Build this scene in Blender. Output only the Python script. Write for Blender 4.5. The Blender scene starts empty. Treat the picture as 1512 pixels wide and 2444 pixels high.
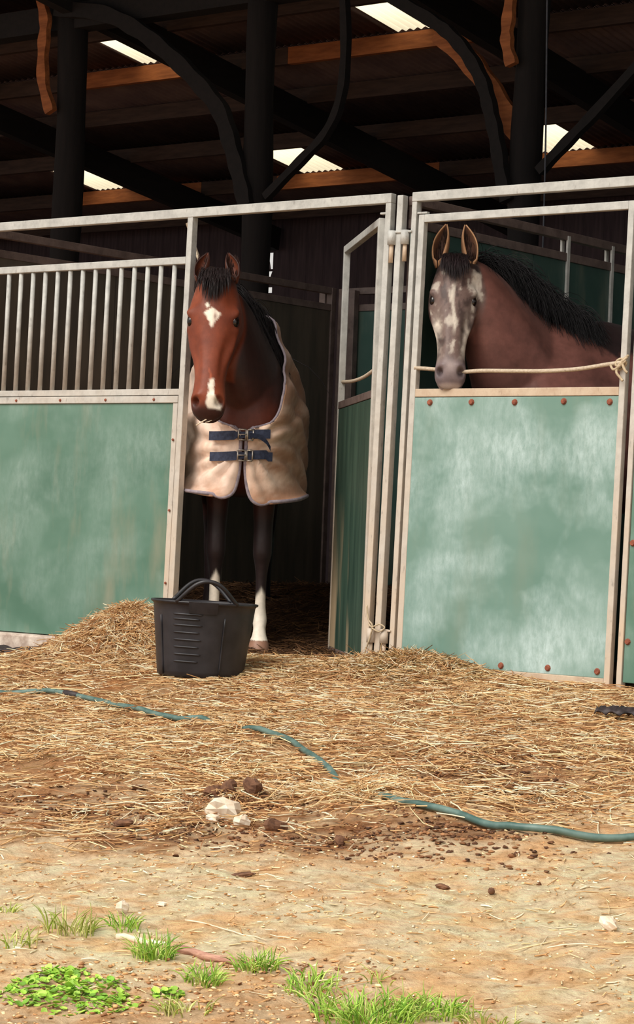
import bpy, bmesh, math, random
import numpy as np
from mathutils import Vector, Matrix
from mathutils.bvhtree import BVHTree

# ------------------------------------------------------------------ camera, light, exposure
S = bpy.context.scene
COL = S.collection
YAW = 0.66798                       # the stable front recedes to the left
ORG = Vector((0.0, 11.249, 0.0))    # a point on the stable front, at floor height
CY, SY = math.cos(YAW), math.sin(YAW)

cam_d = bpy.data.cameras.new('camera')
cam = bpy.data.objects.new('camera', cam_d)
COL.objects.link(cam)
S.camera = cam
cam_d.sensor_fit = 'HORIZONTAL'
cam_d.sensor_width = 36.0
cam_d.lens = 36.0 * 5551.4 / 1512.0
cam_d.clip_end = 200
_r = Vector((0.99925967, -0.00036908, 0.03847043))
_u = Vector((-0.0384722, -0.0095862, 0.99921369))
_f = Vector((0.0, 0.99995398, 0.0095933))
cam.matrix_world = Matrix(((_r.x, _u.x, -_f.x, 0), (_r.y, _u.y, -_f.y, 0), (_r.z, _u.z, -_f.z, 0.6269), (0, 0, 0, 1)))

world = bpy.data.worlds.new('sky')
S.world = world
world.use_nodes = True
bg = world.node_tree.nodes['Background']
bg.inputs['Color'].default_value = (1.0, 0.965, 0.915, 1)     # bright even overcast
bg.inputs['Strength'].default_value = 1.0
_wt = world.node_tree
_g = _wt.nodes.new('ShaderNodeNewGeometry')
_sx = _wt.nodes.new('ShaderNodeSeparateXYZ'); _wt.links.new(_g.outputs['Incoming'], _sx.inputs[0])
_mr = _wt.nodes.new('ShaderNodeMapRange'); _wt.links.new(_sx.outputs['Z'], _mr.inputs[0])
_mr.inputs[1].default_value = 0.0; _mr.inputs[2].default_value = -1.0          # horizon to zenith
_mr.inputs[3].default_value = 0.62; _mr.inputs[4].default_value = 1.55
_wt.links.new(_mr.outputs[0], bg.inputs['Strength'])

sun_d = bpy.data.lights.new('sun', 'SUN')
sun = bpy.data.objects.new('sun', sun_d)
COL.objects.link(sun)
sun_d.energy = 3.0
sun_d.angle = math.radians(38)                               # veiled by thin cloud
sun_d.color = (1.0, 0.955, 0.88)
_sd = Vector((0.54, 0.58, -0.80)).normalized()               # travels away from the viewer, downwards, to the right
sun.rotation_euler = _sd.to_track_quat('-Z', 'Y').to_euler()

S.view_settings.view_transform = 'Standard'
S.view_settings.look = 'None'
S.view_settings.exposure = 0.0
S.view_settings.gamma = 1.0
S.view_settings.use_curve_mapping = False

rng = np.random.default_rng(7)
random.seed(7)

# ------------------------------------------------------------------ helpers
def WP(u, w, z):
    """stable coordinates (along the front, inwards, up) -> world"""
    return Vector((ORG.x + CY * u + SY * w, ORG.y - SY * u + CY * w, z))

def srgb(r, g, b):
    return tuple((c / 12.92 if c <= 0.04045 else ((c + 0.055) / 1.055) ** 2.4) for c in (r / 255, g / 255, b / 255))

class NT:
    """small node-graph writer"""
    def __init__(s, name, rough=0.7, metal=0.0):
        s.m = bpy.data.materials.new(name)
        s.m.use_nodes = True
        s.t = s.m.node_tree
        s.b = s.t.nodes['Principled BSDF']
        s.b.inputs['Roughness'].default_value = rough
        s.b.inputs['Metallic'].default_value = metal
        s.out = s.t.nodes['Material Output']
        tc = s.t.nodes.new('ShaderNodeTexCoord')
        s.co = tc.outputs['Object']
    def n(s, typ, **kw):
        nd = s.t.nodes.new(typ)
        for k, v in kw.items():
            setattr(nd, k, v)
        return nd
    def link(s, a, b):
        s.t.links.new(a, b)
    def noise(s, scale, detail=4, rough=0.6, stretch=None, dist=0.0, co=None):
        nd = s.n('ShaderNodeTexNoise')
        nd.inputs['Scale'].default_value = scale
        nd.inputs['Detail'].default_value = detail
        nd.inputs['Roughness'].default_value = rough
        nd.inputs['Distortion'].default_value = dist
        src = co or s.co
        if stretch:
            mp = s.n('ShaderNodeMapping')
            mp.inputs['Scale'].default_value = stretch
            s.link(src, mp.inputs['Vector'])
            src = mp.outputs['Vector']
        s.link(src, nd.inputs['Vector'])
        return nd.outputs['Fac']
    def ramp(s, fac, stops):
        r = s.n('ShaderNodeValToRGB')
        e = r.color_ramp.elements
        while len(e) < len(stops):
            e.new(0.5)
        for el, (p, c) in zip(e, stops):
            el.position = p
            el.color = (*c, 1) if not isinstance(c, (int, float)) else (c, c, c, 1)
        s.link(fac, r.inputs['Fac'])
        return r.outputs['Color']
    def mix(s, fac, a, b, mode='MIX'):
        m = s.n('ShaderNodeMix', data_type='RGBA', blend_type=mode)
        for v, i in ((fac, 0), (a, 6), (b, 7)):
            if hasattr(v, 'is_linked'):
                s.link(v, m.inputs[i])
            elif isinstance(v, (int, float)):
                m.inputs[i].default_value = v
            else:
                m.inputs[i].default_value = (*v, 1)
        return m.outputs[2]
    def attr(s, name):
        a = s.n('ShaderNodeAttribute')
        a.attribute_name = name
        return a.outputs['Color']
    def color(s, c):
        if hasattr(c, 'is_linked'):
            s.link(c, s.b.inputs['Base Color'])
        else:
            s.b.inputs['Base Color'].default_value = (*c, 1)
        return s
    def bump(s, fac, strength=0.3, dist=0.01):
        b = s.n('ShaderNodeBump')
        b.inputs['Strength'].default_value = strength
        b.inputs['Distance'].default_value = dist
        s.link(fac, b.inputs['Height'])
        s.link(b.outputs['Normal'], s.b.inputs['Normal'])
        return s

def noisy(name, c1, c2, scale=8, rough=0.7, metal=0.0, stretch=None, bump=0.0, lo=0.35, hi=0.65, detail=5):
    m = NT(name, rough, metal)
    f = m.noise(scale, detail, 0.6, stretch)
    m.color(m.ramp(f, [(lo, c1), (hi, c2)]))
    if bump:
        m.bump(f, bump)
    return m.m

# ------------------------------------------------------------------ materials
def make_galv(name, c1, c2, c3, dust=None):
    m = NT(name, 0.55, 0.0)
    a = m.ramp(m.noise(14, 6, 0.65), [(0.32, c1), (0.62, c2)])
    if dust:
        sp = m.n('ShaderNodeSeparateXYZ'); m.link(m.co, sp.inputs[0])
        mr = m.n('ShaderNodeMapRange'); m.link(sp.outputs['Z'], mr.inputs[0])
        mr.inputs[1].default_value = 1.75; mr.inputs[2].default_value = 0.25
        dn = m.ramp(m.noise(5, 5, 0.6, (1, 1, 0.5)), [(0.30, 0.35), (0.62, 1.0)])
        a = m.mix(m.mix(1.0, mr.outputs[0], dn, 'MULTIPLY'), a, dust)
    spots = m.ramp(m.noise(45, 4, 0.6, (1, 1, 0.4)), [(0.60, 0.0), (0.72, 1.0)])
    a = m.mix(m.mix(1.0, spots, (0.5, 0.5, 0.5), 'MULTIPLY'), a, c3)
    m.color(a)
    m.bump(m.noise(60, 3), 0.15, 0.003)
    return m.m

M = {}
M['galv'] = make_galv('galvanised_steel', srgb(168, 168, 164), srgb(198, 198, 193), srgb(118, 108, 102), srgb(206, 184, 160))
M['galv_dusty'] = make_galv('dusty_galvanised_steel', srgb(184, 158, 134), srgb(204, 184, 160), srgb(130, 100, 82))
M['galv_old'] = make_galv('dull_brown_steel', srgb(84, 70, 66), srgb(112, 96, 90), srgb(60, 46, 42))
M['bolt'] = noisy('rusty_bolt', srgb(120, 62, 46), srgb(160, 92, 66), 60, 0.8)
M['kerb'] = noisy('concrete', srgb(168, 148, 134), srgb(222, 208, 194), 14, 0.9, bump=0.4)

def make_panel(name, base, base2, scuff, scuff_amt, streak):
    m = NT(name, 0.42)
    big = m.ramp(m.noise(1.7, 4, 0.55), [(0.35, base), (0.68, base2)])
    st = m.ramp(m.noise(3.0, 5, 0.6, (1.6, 1, 0.35)), [(0.52, 0.0), (0.75, 1.0)])
    c = m.mix(m.mix(1.0, st, (streak,) * 3, 'MULTIPLY'), big, srgb(152, 146, 124))
    clouds = m.ramp(m.noise(2.1, 4, 0.55, (1, 1, 1.2), 0.2), [(0.42, 0.0), (0.70, 1.0)])
    fine = m.ramp(m.noise(22, 8, 0.75, (1.3, 1, 0.5), 0.15), [(0.38, 0.35), (0.70, 1.0)])
    sc = m.mix(1.0, clouds, fine, 'MULTIPLY')
    c = m.mix(m.mix(1.0, sc, (scuff_amt,) * 3, 'MULTIPLY'), c, scuff)
    m.color(c)
    m.link(m.ramp(m.noise(5, 4), [(0.3, 0.34), (0.7, 0.55)]), m.b.inputs['Roughness'])
    m.bump(m.noise(7, 3), 0.05, 0.01)
    return m.m

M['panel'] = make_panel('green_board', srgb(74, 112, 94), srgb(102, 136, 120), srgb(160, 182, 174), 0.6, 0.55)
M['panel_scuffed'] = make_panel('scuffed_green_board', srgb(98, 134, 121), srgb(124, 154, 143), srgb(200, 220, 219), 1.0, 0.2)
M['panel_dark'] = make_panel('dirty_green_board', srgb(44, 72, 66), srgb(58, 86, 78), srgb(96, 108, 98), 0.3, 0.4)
M['panel_brown'] = noisy('dirty_brown_board', srgb(64, 58, 50), srgb(90, 80, 68), 3, 0.8, stretch=(3, 3, .4))
# the open door: green board with a long rubbed pale patch low down near the hinges
_m = NT('worn_green_board', 0.45)
_base = _m.ramp(_m.noise(4, 5, 0.6, (3, 3, 0.4)), [(0.35, srgb(40, 64, 54)), (0.66, srgb(64, 88, 74))])
_sep = _m.n('ShaderNodeSeparateXYZ'); _m.link(_m.co, _sep.inputs[0])
_mz = _m.n('ShaderNodeMapRange'); _m.link(_sep.outputs['Z'], _mz.inputs[0]); _mz.inputs[1].default_value = 0.85; _mz.inputs[2].default_value = 0.25
_rub = _m.ramp(_m.noise(2.3, 4, 0.5, (1, 1, 0.22)), [(0.50, 0.0), (0.60, 0.9)])
_m.color(_m.mix(_m.mix(1.0, _rub, _mz.outputs[0], 'MULTIPLY'), _base, srgb(196, 170, 136)))
M['panel_worn'] = _m.m

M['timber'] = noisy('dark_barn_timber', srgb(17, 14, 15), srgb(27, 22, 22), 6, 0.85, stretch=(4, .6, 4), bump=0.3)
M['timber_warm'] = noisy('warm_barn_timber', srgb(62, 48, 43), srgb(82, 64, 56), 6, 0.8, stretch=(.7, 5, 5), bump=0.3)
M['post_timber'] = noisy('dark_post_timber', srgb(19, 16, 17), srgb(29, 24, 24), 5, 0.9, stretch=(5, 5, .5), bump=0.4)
M['timber_lit'] = noisy('skylit_barn_timber', srgb(144, 84, 46), srgb(184, 112, 64), 6, 0.8, stretch=(.7, 5, 5), bump=0.3)  # barn timber with the glow of the roof lights painted into its colour
M['roof'] = noisy('dull_roof_sheet', srgb(92, 76, 80), srgb(116, 98, 96), 3, 0.8)
M['board'] = noisy('old_wall_boards', srgb(70, 58, 64), srgb(90, 76, 80), 4, 0.9, stretch=(5, 5, .5))

# translucent roof light sheet
_m = NT('rooflight_sheet', 0.5)
_tr = _m.n('ShaderNodeBsdfTranslucent')
_tr.inputs['Color'].default_value = (0.95, 0.90, 0.76, 1)
_tp = _m.n('ShaderNodeBsdfTransparent')
_tp.inputs['Color'].default_value = (1.0, 0.95, 0.82, 1)
_mx = _m.n('ShaderNodeMixShader')
_mx.inputs[0].default_value = 0.15
_m.link(_tr.outputs[0], _mx.inputs[1]); _m.link(_tp.outputs[0], _mx.inputs[2]); _m.link(_mx.outputs[0], _m.out.inputs['Surface'])
M['rooflight'] = _m.m

M['rubber'] = noisy('black_rubber', srgb(28, 27, 31), srgb(46, 44, 48), 9, 0.42, bump=0.05)
M['scrap'] = noisy('weathered_black_plastic', srgb(34, 28, 30), srgb(66, 54, 54), 20, 0.6, bump=0.4)
M['hose'] = noisy('green_hose', srgb(66, 96, 90), srgb(108, 132, 124), 12, 0.45)
M['rope'] = noisy('pale_rope', srgb(178, 160, 138), srgb(206, 190, 168), 80, 0.85, bump=0.3)
M['twine'] = noisy('straw_twine', srgb(170, 150, 122), srgb(205, 186, 156), 60, 0.9)
M['cable'] = noisy('grey_cable', srgb(70, 74, 84), srgb(96, 100, 110), 20, 0.6)
M['stone'] = noisy('pale_stone', srgb(206, 184, 158), srgb(240, 228, 208), 14, 0.85, bump=0.4)
M['clod'] = noisy('dark_clod', srgb(86, 56, 40), srgb(128, 90, 64), 40, 0.95, bump=0.5)
M['bark'] = noisy('stick_bark', srgb(150, 104, 88), srgb(196, 150, 128), 20, 0.8, stretch=(1, 6, 6), bump=0.3)
M['pale_wood'] = noisy('bleached_wood', srgb(214, 190, 160), srgb(240, 224, 198), 20, 0.8, stretch=(1, 6, 6))
M['steel'] = noisy('buckle_steel', srgb(150, 140, 130), srgb(200, 192, 182), 30, 0.35, 0.8)
M['navy'] = noisy('navy_webbing', srgb(36, 42, 62), srgb(56, 64, 88), 60, 0.8, bump=0.2)
M['binding'] = noisy('lilac_grey_binding', srgb(126, 114, 124), srgb(158, 146, 152), 40, 0.8)

def attr_mat(name, rough=0.7, noise_scale=0, amt=0.3, sheen=0.0, bump=None, spec=0.5):
    m = NT(name, rough)
    c = m.attr('Col')
    if noise_scale:
        f = m.ramp(m.noise(noise_scale, 5, 0.65), [(0.3, 1.0 - amt), (0.7, 1.0 + amt)])
        c = m.mix(1.0, c, f, 'MULTIPLY')
    m.color(c)
    m.b.inputs['Specular IOR Level'].default_value = spec
    if sheen:
        m.b.inputs['Sheen Weight'].default_value = sheen
    if bump:
        m.bump(m.noise(bump[0], 4, 0.6, bump[2] if len(bump) > 2 else None), bump[1], 0.004)
    return m.m

M['straw'] = attr_mat('straw', 0.6, 0, spec=0.3)
M['coat'] = attr_mat('horse_coat', 0.46, 30, 0.14, 0.04, (160, 0.12, (1, 1, 0.35)), spec=0.28)
M['hair'] = attr_mat('horse_hair', 0.5, spec=0.3)
M['grassblade'] = attr_mat('grass_blade', 0.5, spec=0.3)
M['rug'] = attr_mat('stable_rug', 0.85, 12, 0.16, 0.1, (9, 0.35), spec=0.2)
_e = NT('horse_eye', 0.08); _e.color(srgb(22, 14, 12)); M['eye'] = _e.m

# ------------------------------------------------------------------ object plumbing
def tag(o, label=None, cat=None, group=None, kind=None):
    if label: o['label'] = label
    if cat: o['category'] = cat
    if group: o['group'] = group
    if kind: o['kind'] = kind
    return o

def empty(name, loc, rz=0.0):
    o = bpy.data.objects.new(name, None)
    o.empty_display_size = 0.1
    o.location = loc
    o.rotation_euler = (0, 0, rz)
    COL.objects.link(o)
    return o

def mesh_obj(name, me, mat=None, parent=None, loc=None, rz=0.0):
    o = bpy.data.objects.new(name, me)
    if mat is not None and not me.materials:
        me.materials.append(mat)
    if parent is not None:
        o.parent = parent
    if loc is not None:
        o.location = loc
    if rz:
        o.rotation_euler = (0, 0, rz)
    COL.objects.link(o)
    return o

def np_mesh(name, verts, faces, col=None, smooth=False):
    """verts (N,3); faces list of tuples or (F,4)/(F,3) array"""
    me = bpy.data.meshes.new(name)
    verts = np.asarray(verts, dtype=np.float32)
    if isinstance(faces, np.ndarray):
        k = faces.shape[1]
        me.vertices.add(len(verts)); me.vertices.foreach_set('co', verts.ravel())
        me.loops.add(faces.size); me.loops.foreach_set('vertex_index', faces.ravel().astype(np.int32))
        me.polygons.add(len(faces))
        me.polygons.foreach_set('loop_start', (np.arange(len(faces)) * k).astype(np.int32))
        me.update(calc_edges=True)
    else:
        me.from_pydata([tuple(map(float, v)) for v in verts], [], [tuple(map(int, f)) for f in faces])
    if col is not None:
        c = np.ones((len(verts), 4), dtype=np.float32)
        c[:, :3] = col
        a = me.color_attributes.new('Col', 'FLOAT_COLOR', 'POINT')
        a.data.foreach_set('color', c.ravel())
    if smooth:
        me.polygons.foreach_set('use_smooth', np.ones(len(me.polygons), dtype=bool))
    me.update()
    return me

class MB:
    """collects boxes, bars, tubes into one mesh"""
    def __init__(s):
        s.v = []; s.f = []
    def add(s, vs, fs):
        b = len(s.v)
        s.v += [tuple(v) for v in vs]
        s.f += [tuple(i + b for i in f) for f in fs]
        return s
    def box(s, x0, x1, y0, y1, z0, z1):
        vs = [(x, y, z) for z in (z0, z1) for y in (y0, y1) for x in (x0, x1)]
        return s.add(vs, [(0, 2, 3, 1), (4, 5, 7, 6), (0, 1, 5, 4), (2, 6, 7, 3), (0, 4, 6, 2), (1, 3, 7, 5)])
    def beam(s, a, b, sx, sy, up=(0, 0, 1)):
        """square bar from a to b; sx across, sy along 'up'-ish"""
        a, b = Vector(a), Vector(b)
        d = (b - a).normalized()
        u = Vector(up)
        if abs(d.dot(u)) > 0.95: u = Vector((0, 1, 0))
        x = d.cross(u).normalized(); y = x.cross(d).normalized()
        vs = []
        for p in (a, b):
            for i, j in ((-1, -1), (1, -1), (1, 1), (-1, 1)):
                vs.append(p + x * (sx / 2 * i) + y * (sy / 2 * j))
        return s.add(vs, [(0, 3, 2, 1), (4, 5, 6, 7), (0, 1, 5, 4), (1, 2, 6, 5), (2, 3, 7, 6), (3, 0, 4, 7)])
    def tube(s, pts, r, n=8, cap=True):
        pts = [Vector(p) for p in pts]
        rr = r if hasattr(r, '__len__') else [r] * len(pts)
        vs = []; fs = []
        prev = None
        for i, p in enumerate(pts):
            d = (pts[min(i + 1, len(pts) - 1)] - pts[max(i - 1, 0)]).normalized()
            if prev is None:
                u = Vector((0, 0, 1)) if abs(d.z) < 0.9 else Vector((1, 0, 0))
                x = d.cross(u).normalized()
            else:
                x = (prev - d * prev.dot(d)).normalized()
            prev = x
            y = d.cross(x)
            for k in range(n):
                a = 2 * math.pi * k / n
                vs.append(p + (x * math.cos(a) + y * math.sin(a)) * rr[i])
        for i in range(len(pts) - 1):
            for k in range(n):
                fs.append((i * n + k, i * n + (k + 1) % n, (i + 1) * n + (k + 1) % n, (i + 1) * n + k))
        if cap:
            fs.append(tuple(range(n - 1, -1, -1)))
            fs.append(tuple((len(pts) - 1) * n + k for k in range(n)))
        return s.add(vs, fs)
    def build(s, name, mat, parent=None, off=(0, 0, 0), bevel=0.0, smooth=False, loc=None, rz=0.0):
        ox, oy, oz = off
        me = bpy.data.meshes.new(name)
        me.from_pydata([(x - ox, y - oy, z - oz) for x, y, z in s.v], [], s.f)
        if smooth:
            me.polygons.foreach_set('use_smooth', np.ones(len(me.polygons), dtype=bool))
        me.update()
        o = mesh_obj(name, me, mat, parent, loc, rz)
        if bevel:
            b = o.modifiers.new('bevel', 'BEVEL'); b.width = bevel; b.segments = 2; b.limit_method = 'ANGLE'
        return o

def stable_thing(name, u, w, z, label, cat, group=None, kind=None, rot=0.0):
    """an Empty standing at stable coordinates; children are given in stable coordinates minus that base"""
    o = empty(name, WP(u, w, z), -YAW + rot)
    tag(o, label, cat, group, kind)
    o['_b'] = 0
    del o['_b']
    return o, (u, w, z)

def stable_obj(name, mb, mat, kind=None, off=(0, 0, 0), **kw):
    o = mb.build(name, mat, None, off, loc=WP(*off), rz=-YAW, **kw)
    if kind: o['kind'] = kind
    return o

# numpy value noise
def _hash(ix, iy, seed):
    h = (ix.astype(np.int64) * 374761393 + iy.astype(np.int64) * 668265263 + seed * 974634777) & 0x7fffffff
    h = ((h ^ (h >> 13)) * 1274126177) & 0x7fffffff
    h = (h ^ (h >> 16)) & 0xffff
    return h / 65535.0
def vnoise(x, y, seed=0):
    x = np.asarray(x, float); y = np.asarray(y, float)
    ix = np.floor(x); iy = np.floor(y)
    fx = x - ix; fy = y - iy
    fx = fx * fx * (3 - 2 * fx); fy = fy * fy * (3 - 2 * fy)
    a = _hash(ix, iy, seed); b = _hash(ix + 1, iy, seed); c = _hash(ix, iy + 1, seed); d = _hash(ix + 1, iy + 1, seed)
    return (a * (1 - fx) + b * fx) * (1 - fy) + (c * (1 - fx) + d * fx) * fy
def fbm(x, y, seed=0, o=4):
    s = 0; a = 0.5; t = 0
    for k in range(o):
        s = s + a * vnoise(x * 2 ** k, y * 2 ** k, seed + k * 17); t += a; a *= 0.55
    return s / t - 0.5
def sstep(a, b, x):
    t = np.clip((np.asarray(x, float) - a) / (b - a), 0, 1)
    return t * t * (3 - 2 * t)

MOUNDS = [(-1.02, -0.20, 0.20, 0.17), (-0.80, -0.16, 0.16, 0.06), (-1.3, -0.3, 0.22, 0.05), (0.62, -0.10, 0.20, 0.05),
          (0.85, -0.06, 0.18, 0.03), (0.1, -0.35, 0.35, 0.03), (2.46, -2.83, 0.16, 0.035), (2.2, -1.9, 0.3, 0.03), (3.0, -3.1, 0.2, 0.03),
          (2.13, -3.05, 0.12, 0.03), (-1.75, -0.30, 0.26, -0.055), (-2.15, -0.32, 0.34, -0.06), (-2.7, -0.32, 0.36, -0.06)]
def gz(u, w):
    """ground height: level under the roof, falling away in front"""
    u = np.asarray(u, float); w = np.asarray(w, float)
    z = 0.085 * np.minimum(w + 0.05, 0)
    out = sstep(0.1, -0.8, w)
    z = z + out * (0.05 * fbm(u * 0.9, w * 0.9, 3, 3) + 0.032 * fbm(u * 4, w * 4, 5, 4) + 0.026 * fbm(u * 12, w * 12, 6, 4)) + (0.012 + 0.010 * out) * fbm(u * 14, w * 14, 9, 3)
    for (mu, mw, r, h) in MOUNDS:
        z = z + h * np.exp(-((u - mu) ** 2 + (w - mw) ** 2) / (2 * r * r))
    # litter banked up along the back of the bay horse's box
    z = z + 0.30 * sstep(0.55, 2.0, w) * sstep(0.3, -0.2, u) * sstep(-9, -1, u) * np.where(w < 3.2, 1, 0)
    return z

def strands(name, P, R, C, mat, parent=None, loc=None, rz=0.0, tipcol=None):
    """P (N,K,3) centre lines, R (N,K) radii, C (N,3) colours: three-sided stalks joined in one mesh"""
    N, K, _ = P.shape
    T = np.empty_like(P)
    T[:, 1:-1] = P[:, 2:] - P[:, :-2]; T[:, 0] = P[:, 1] - P[:, 0]; T[:, -1] = P[:, -1] - P[:, -2]
    T /= np.linalg.norm(T, axis=2, keepdims=True) + 1e-9
    ref = rng.normal(size=(N, 1, 3))
    X = np.cross(T, ref); X /= np.linalg.norm(X, axis=2, keepdims=True) + 1e-9
    Y = np.cross(T, X)
    V = np.empty((N, K, 3, 3))
    for k in range(3):
        a = 2 * math.pi * k / 3
        V[:, :, k] = P + (X * math.cos(a) + Y * math.sin(a)) * R[:, :, None]
    base = (np.arange(N) * K * 3)[:, None, None]
    i = np.arange(K - 1)[None, :, None] * 3; k = np.arange(3)[None, None, :]; k2 = (k + 1) % 3
    F = np.stack(np.broadcast_arrays(base + i + k, base + i + k2, base + i + 3 + k2, base + i + 3 + k), axis=-1).reshape(-1, 4)
    col = np.broadcast_to(C[:, None, None, :], (N, K, 3, 3)).copy()
    if tipcol is not None:
        tt = np.linspace(0, 1, K)[None, :, None, None]
        col = col * (1 - tt) + np.asarray(tipcol)[None, None, None, :] * tt
    me = np_mesh(name, V.reshape(-1, 3), F, col.reshape(-1, 3), smooth=True)
    return mesh_obj(name, me, mat, parent, loc, rz)

# ------------------------------------------------------------------ ground
def ground_mesh():
    us = np.unique(np.concatenate([np.arange(-16, -3, 0.5), np.arange(-3, 6.6, 0.035), np.arange(6.6, 16.1, 0.5)]))
    ws = np.unique(np.concatenate([np.arange(-14, -6.2, 0.4), np.arange(-6.2, 0.6, 0.03), np.arange(0.6, 3.6, 0.08), np.arange(3.6, 11.1, 0.5)]))
    U, Wd = np.meshgrid(us, ws)
    Z = gz(U, Wd)
    v = np.stack([U.ravel(), Wd.ravel(), Z.ravel()], 1)
    nu = len(us); nw = len(ws)
    i = np.arange(nw - 1)[:, None] * nu + np.arange(nu - 1)[None, :]
    f = np.stack([i, i + 1, i + 1 + nu, i + nu], -1).reshape(-1, 4)
    # colour belongs to the soil: soaked brown muck near the boxes, bleached sandy crust further out
    n1 = fbm(U * 1.3, Wd * 1.3, 21, 4); n2 = fbm(U * 7, Wd * 7, 25, 4); n3 = fbm(U * 30, Wd * 30, 29, 3)
    camd = (U * -SY + Wd * CY) + 11.25
    muck = sstep(6.6, 8.6, camd + 2.2 * n1)
    muck = np.clip(muck * 0.9 + 0.9 * np.maximum(n2, 0) * sstep(5.6, 7.6, camd), 0, 1)
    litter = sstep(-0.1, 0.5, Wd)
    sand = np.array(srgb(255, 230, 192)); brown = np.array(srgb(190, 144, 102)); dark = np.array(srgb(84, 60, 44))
    soil = np.array(srgb(190, 148, 106))
    c = sand * (1 - muck[..., None]) + brown * muck[..., None]
    g = sstep(5.6, 5.0, camd + 1.2 * n1) * sstep(0.6, -0.3, U * CY + Wd * SY)     # bare soil among the weeds
    c = c * (1 - 0.6 * g[..., None]) + soil * 0.6 * g[..., None]
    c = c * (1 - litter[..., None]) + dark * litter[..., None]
    n4 = fbm(U * 13, Wd * 13, 35, 3)
    blot = np.zeros_like(U)
    for (pu, pw, pr) in ((2.15, -3.05, .18), (2.33, -1.93, .28), (2.75, -2.45, .28), (2.55, -2.25, .25), (3.0, -3.12, .22), (2.2, -3.5, .4), (1.75, -3.3, .35), (2.7, -3.3, .3)):
        blot = np.maximum(blot, np.exp(-((U - pu) ** 2 + (Wd - pw) ** 2) / (pr * pr)))
    blot = np.clip(blot * (.7 + 2.2 * n4 + 1.5 * n2), 0, 1) * .75
    c = c * (1 - blot[..., None]) + np.array(srgb(126, 82, 54)) * blot[..., None]
    mott = np.clip(.42 + 2.6 * n4 + 2.4 * n3 + 1.2 * n2, 0, 1)[..., None] * (1 - litter[..., None])
    c = c * (1 - .8 * mott) + c * np.array([.86, .61, .41]) * .8 * mott
    c = c * (1.06 + np.minimum(0.3 * n2 + 0.4 * n3, .25))[..., None]
    return np_mesh('ground', v, f, np.clip(c.reshape(-1, 3), 0.01, 0.95), smooth=True)
_m = NT('yard_soil', 0.95)
_c = _m.mix(1.0, _m.attr('Col'), _m.ramp(_m.noise(24, 8, 0.72, (1, 1, 1), 0.6), [(0.32, (0.66, 0.54, 0.42)), (0.46, (1.02, 1.0, 0.96)), (0.62, (1.32, 1.32, 1.30))]), 'MULTIPLY')
_m.color(_c); _m.b.inputs['Specular IOR Level'].default_value = 0.15
_m.bump(_m.noise(45, 8, 0.72), 1.0, 0.03)
go = mesh_obj('ground', ground_mesh(), _m.m, None, WP(0, 0, 0), -YAW)
go['kind'] = 'structure'

# ------------------------------------------------------------------ barn shell
def roof_z(w): return 5.60 - 0.15 * w
def corrugated(name, u0, u1, w0, w1, mat, lift=0.0):
    p = 0.0755
    us = np.arange(u0, u1 + 1e-6, p / 8)
    ws = [w0, w1]
    zz = 0.009 * np.sin(us / p * 2 * math.pi)
    v = []
    for w in ws:
        v += [(u, w, roof_z(w) + z + lift) for u, z in zip(us, zz)]
    n = len(us); i = np.arange(n - 1)
    f = np.stack([i, i + 1, i + 1 + n, i + n], -1)
    o = mesh_obj(name, np_mesh(name, np.array(v), f, None, True), mat, None, WP(0, 0, 0), -YAW)
    s = o.modifiers.new('thick', 'SOLIDIFY'); s.thickness = 0.003; s.offset = 1
    return o
LIGHTS = {(5.17, 6.12): [(-9.75, -9.15), (-6.95, -6.35), (-4.20, -3.86)], (8.10, 9.20): [(-10.42, -9.95), (-7.60, -7.08), (-4.78, -4.17)]}
UL, UR = -15.0, 8.0
for (w0, w1) in [(-2.2, 5.17), (5.17, 6.12), (6.12, 8.10), (8.10, 9.20), (9.20, 10.6)]:  # unseen front overhang lengthened to keep sky light off the interior
    u = UL
    for a, b in LIGHTS.get((w0, w1), []):
        corrugated('roof', u, a + 0.01, w0 - 0.02, w1 + 0.02, M['roof'])['kind'] = 'structure'
        u = b
    corrugated('roof', u, UR, w0 - 0.02, w1 + 0.02, M['roof'])['kind'] = 'structure'
_names = {(-6.95, -6.35): 'corrugated cream roof light in the upper row, above the left timber post',
          (-4.20, -3.86): 'corrugated cream roof light in the upper row, left of the curved orange brace',
          (-10.42, -9.95): 'corrugated cream roof light in the lower row, beside the foot of the left barn post',
          (-7.60, -7.08): 'corrugated cream roof light in the lower row, crossed by the middle post brace',
          (-4.78, -4.17): 'corrugated cream roof light in the lower row, crossed by the right post brace'}
for (w0, w1), L in LIGHTS.items():
    for a, b in L:
        if a == -9.75: 
            corrugated('roof', a, b, w0, w1, M['roof'])['kind'] = 'structure'
            continue
        o = corrugated('roof_light', a - 0.0, b + 0.02, w0, w1, M['rooflight'], 0.004)
        tag(o, _names[(a, b)], 'roof light', 'translucent roof light sheets')

# purlins run along the front, one plank each
for k, w in enumerate([-2.0, -0.9, 0.2, 1.2, 2.1, 3.1, 4.05, 5.17, 6.12, 7.02, 8.05, 9.18, 10.1]):
    z = roof_z(w) - 0.014
    cuts = {6.12: [(-7.9, -6.1), (-5.3, -3.4)], 9.18: [(-10.7, -8.9), (-7.9, -5.9), (-5.0, -2.7)]}.get(w, [])   # lengths beside the roof lights, skylight glow painted into their colour
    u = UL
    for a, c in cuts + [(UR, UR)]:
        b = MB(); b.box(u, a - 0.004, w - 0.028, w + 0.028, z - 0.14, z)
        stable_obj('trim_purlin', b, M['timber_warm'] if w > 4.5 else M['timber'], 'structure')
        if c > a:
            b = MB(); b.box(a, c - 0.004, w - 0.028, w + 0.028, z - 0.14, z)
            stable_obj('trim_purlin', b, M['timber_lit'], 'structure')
        u = c
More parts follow.
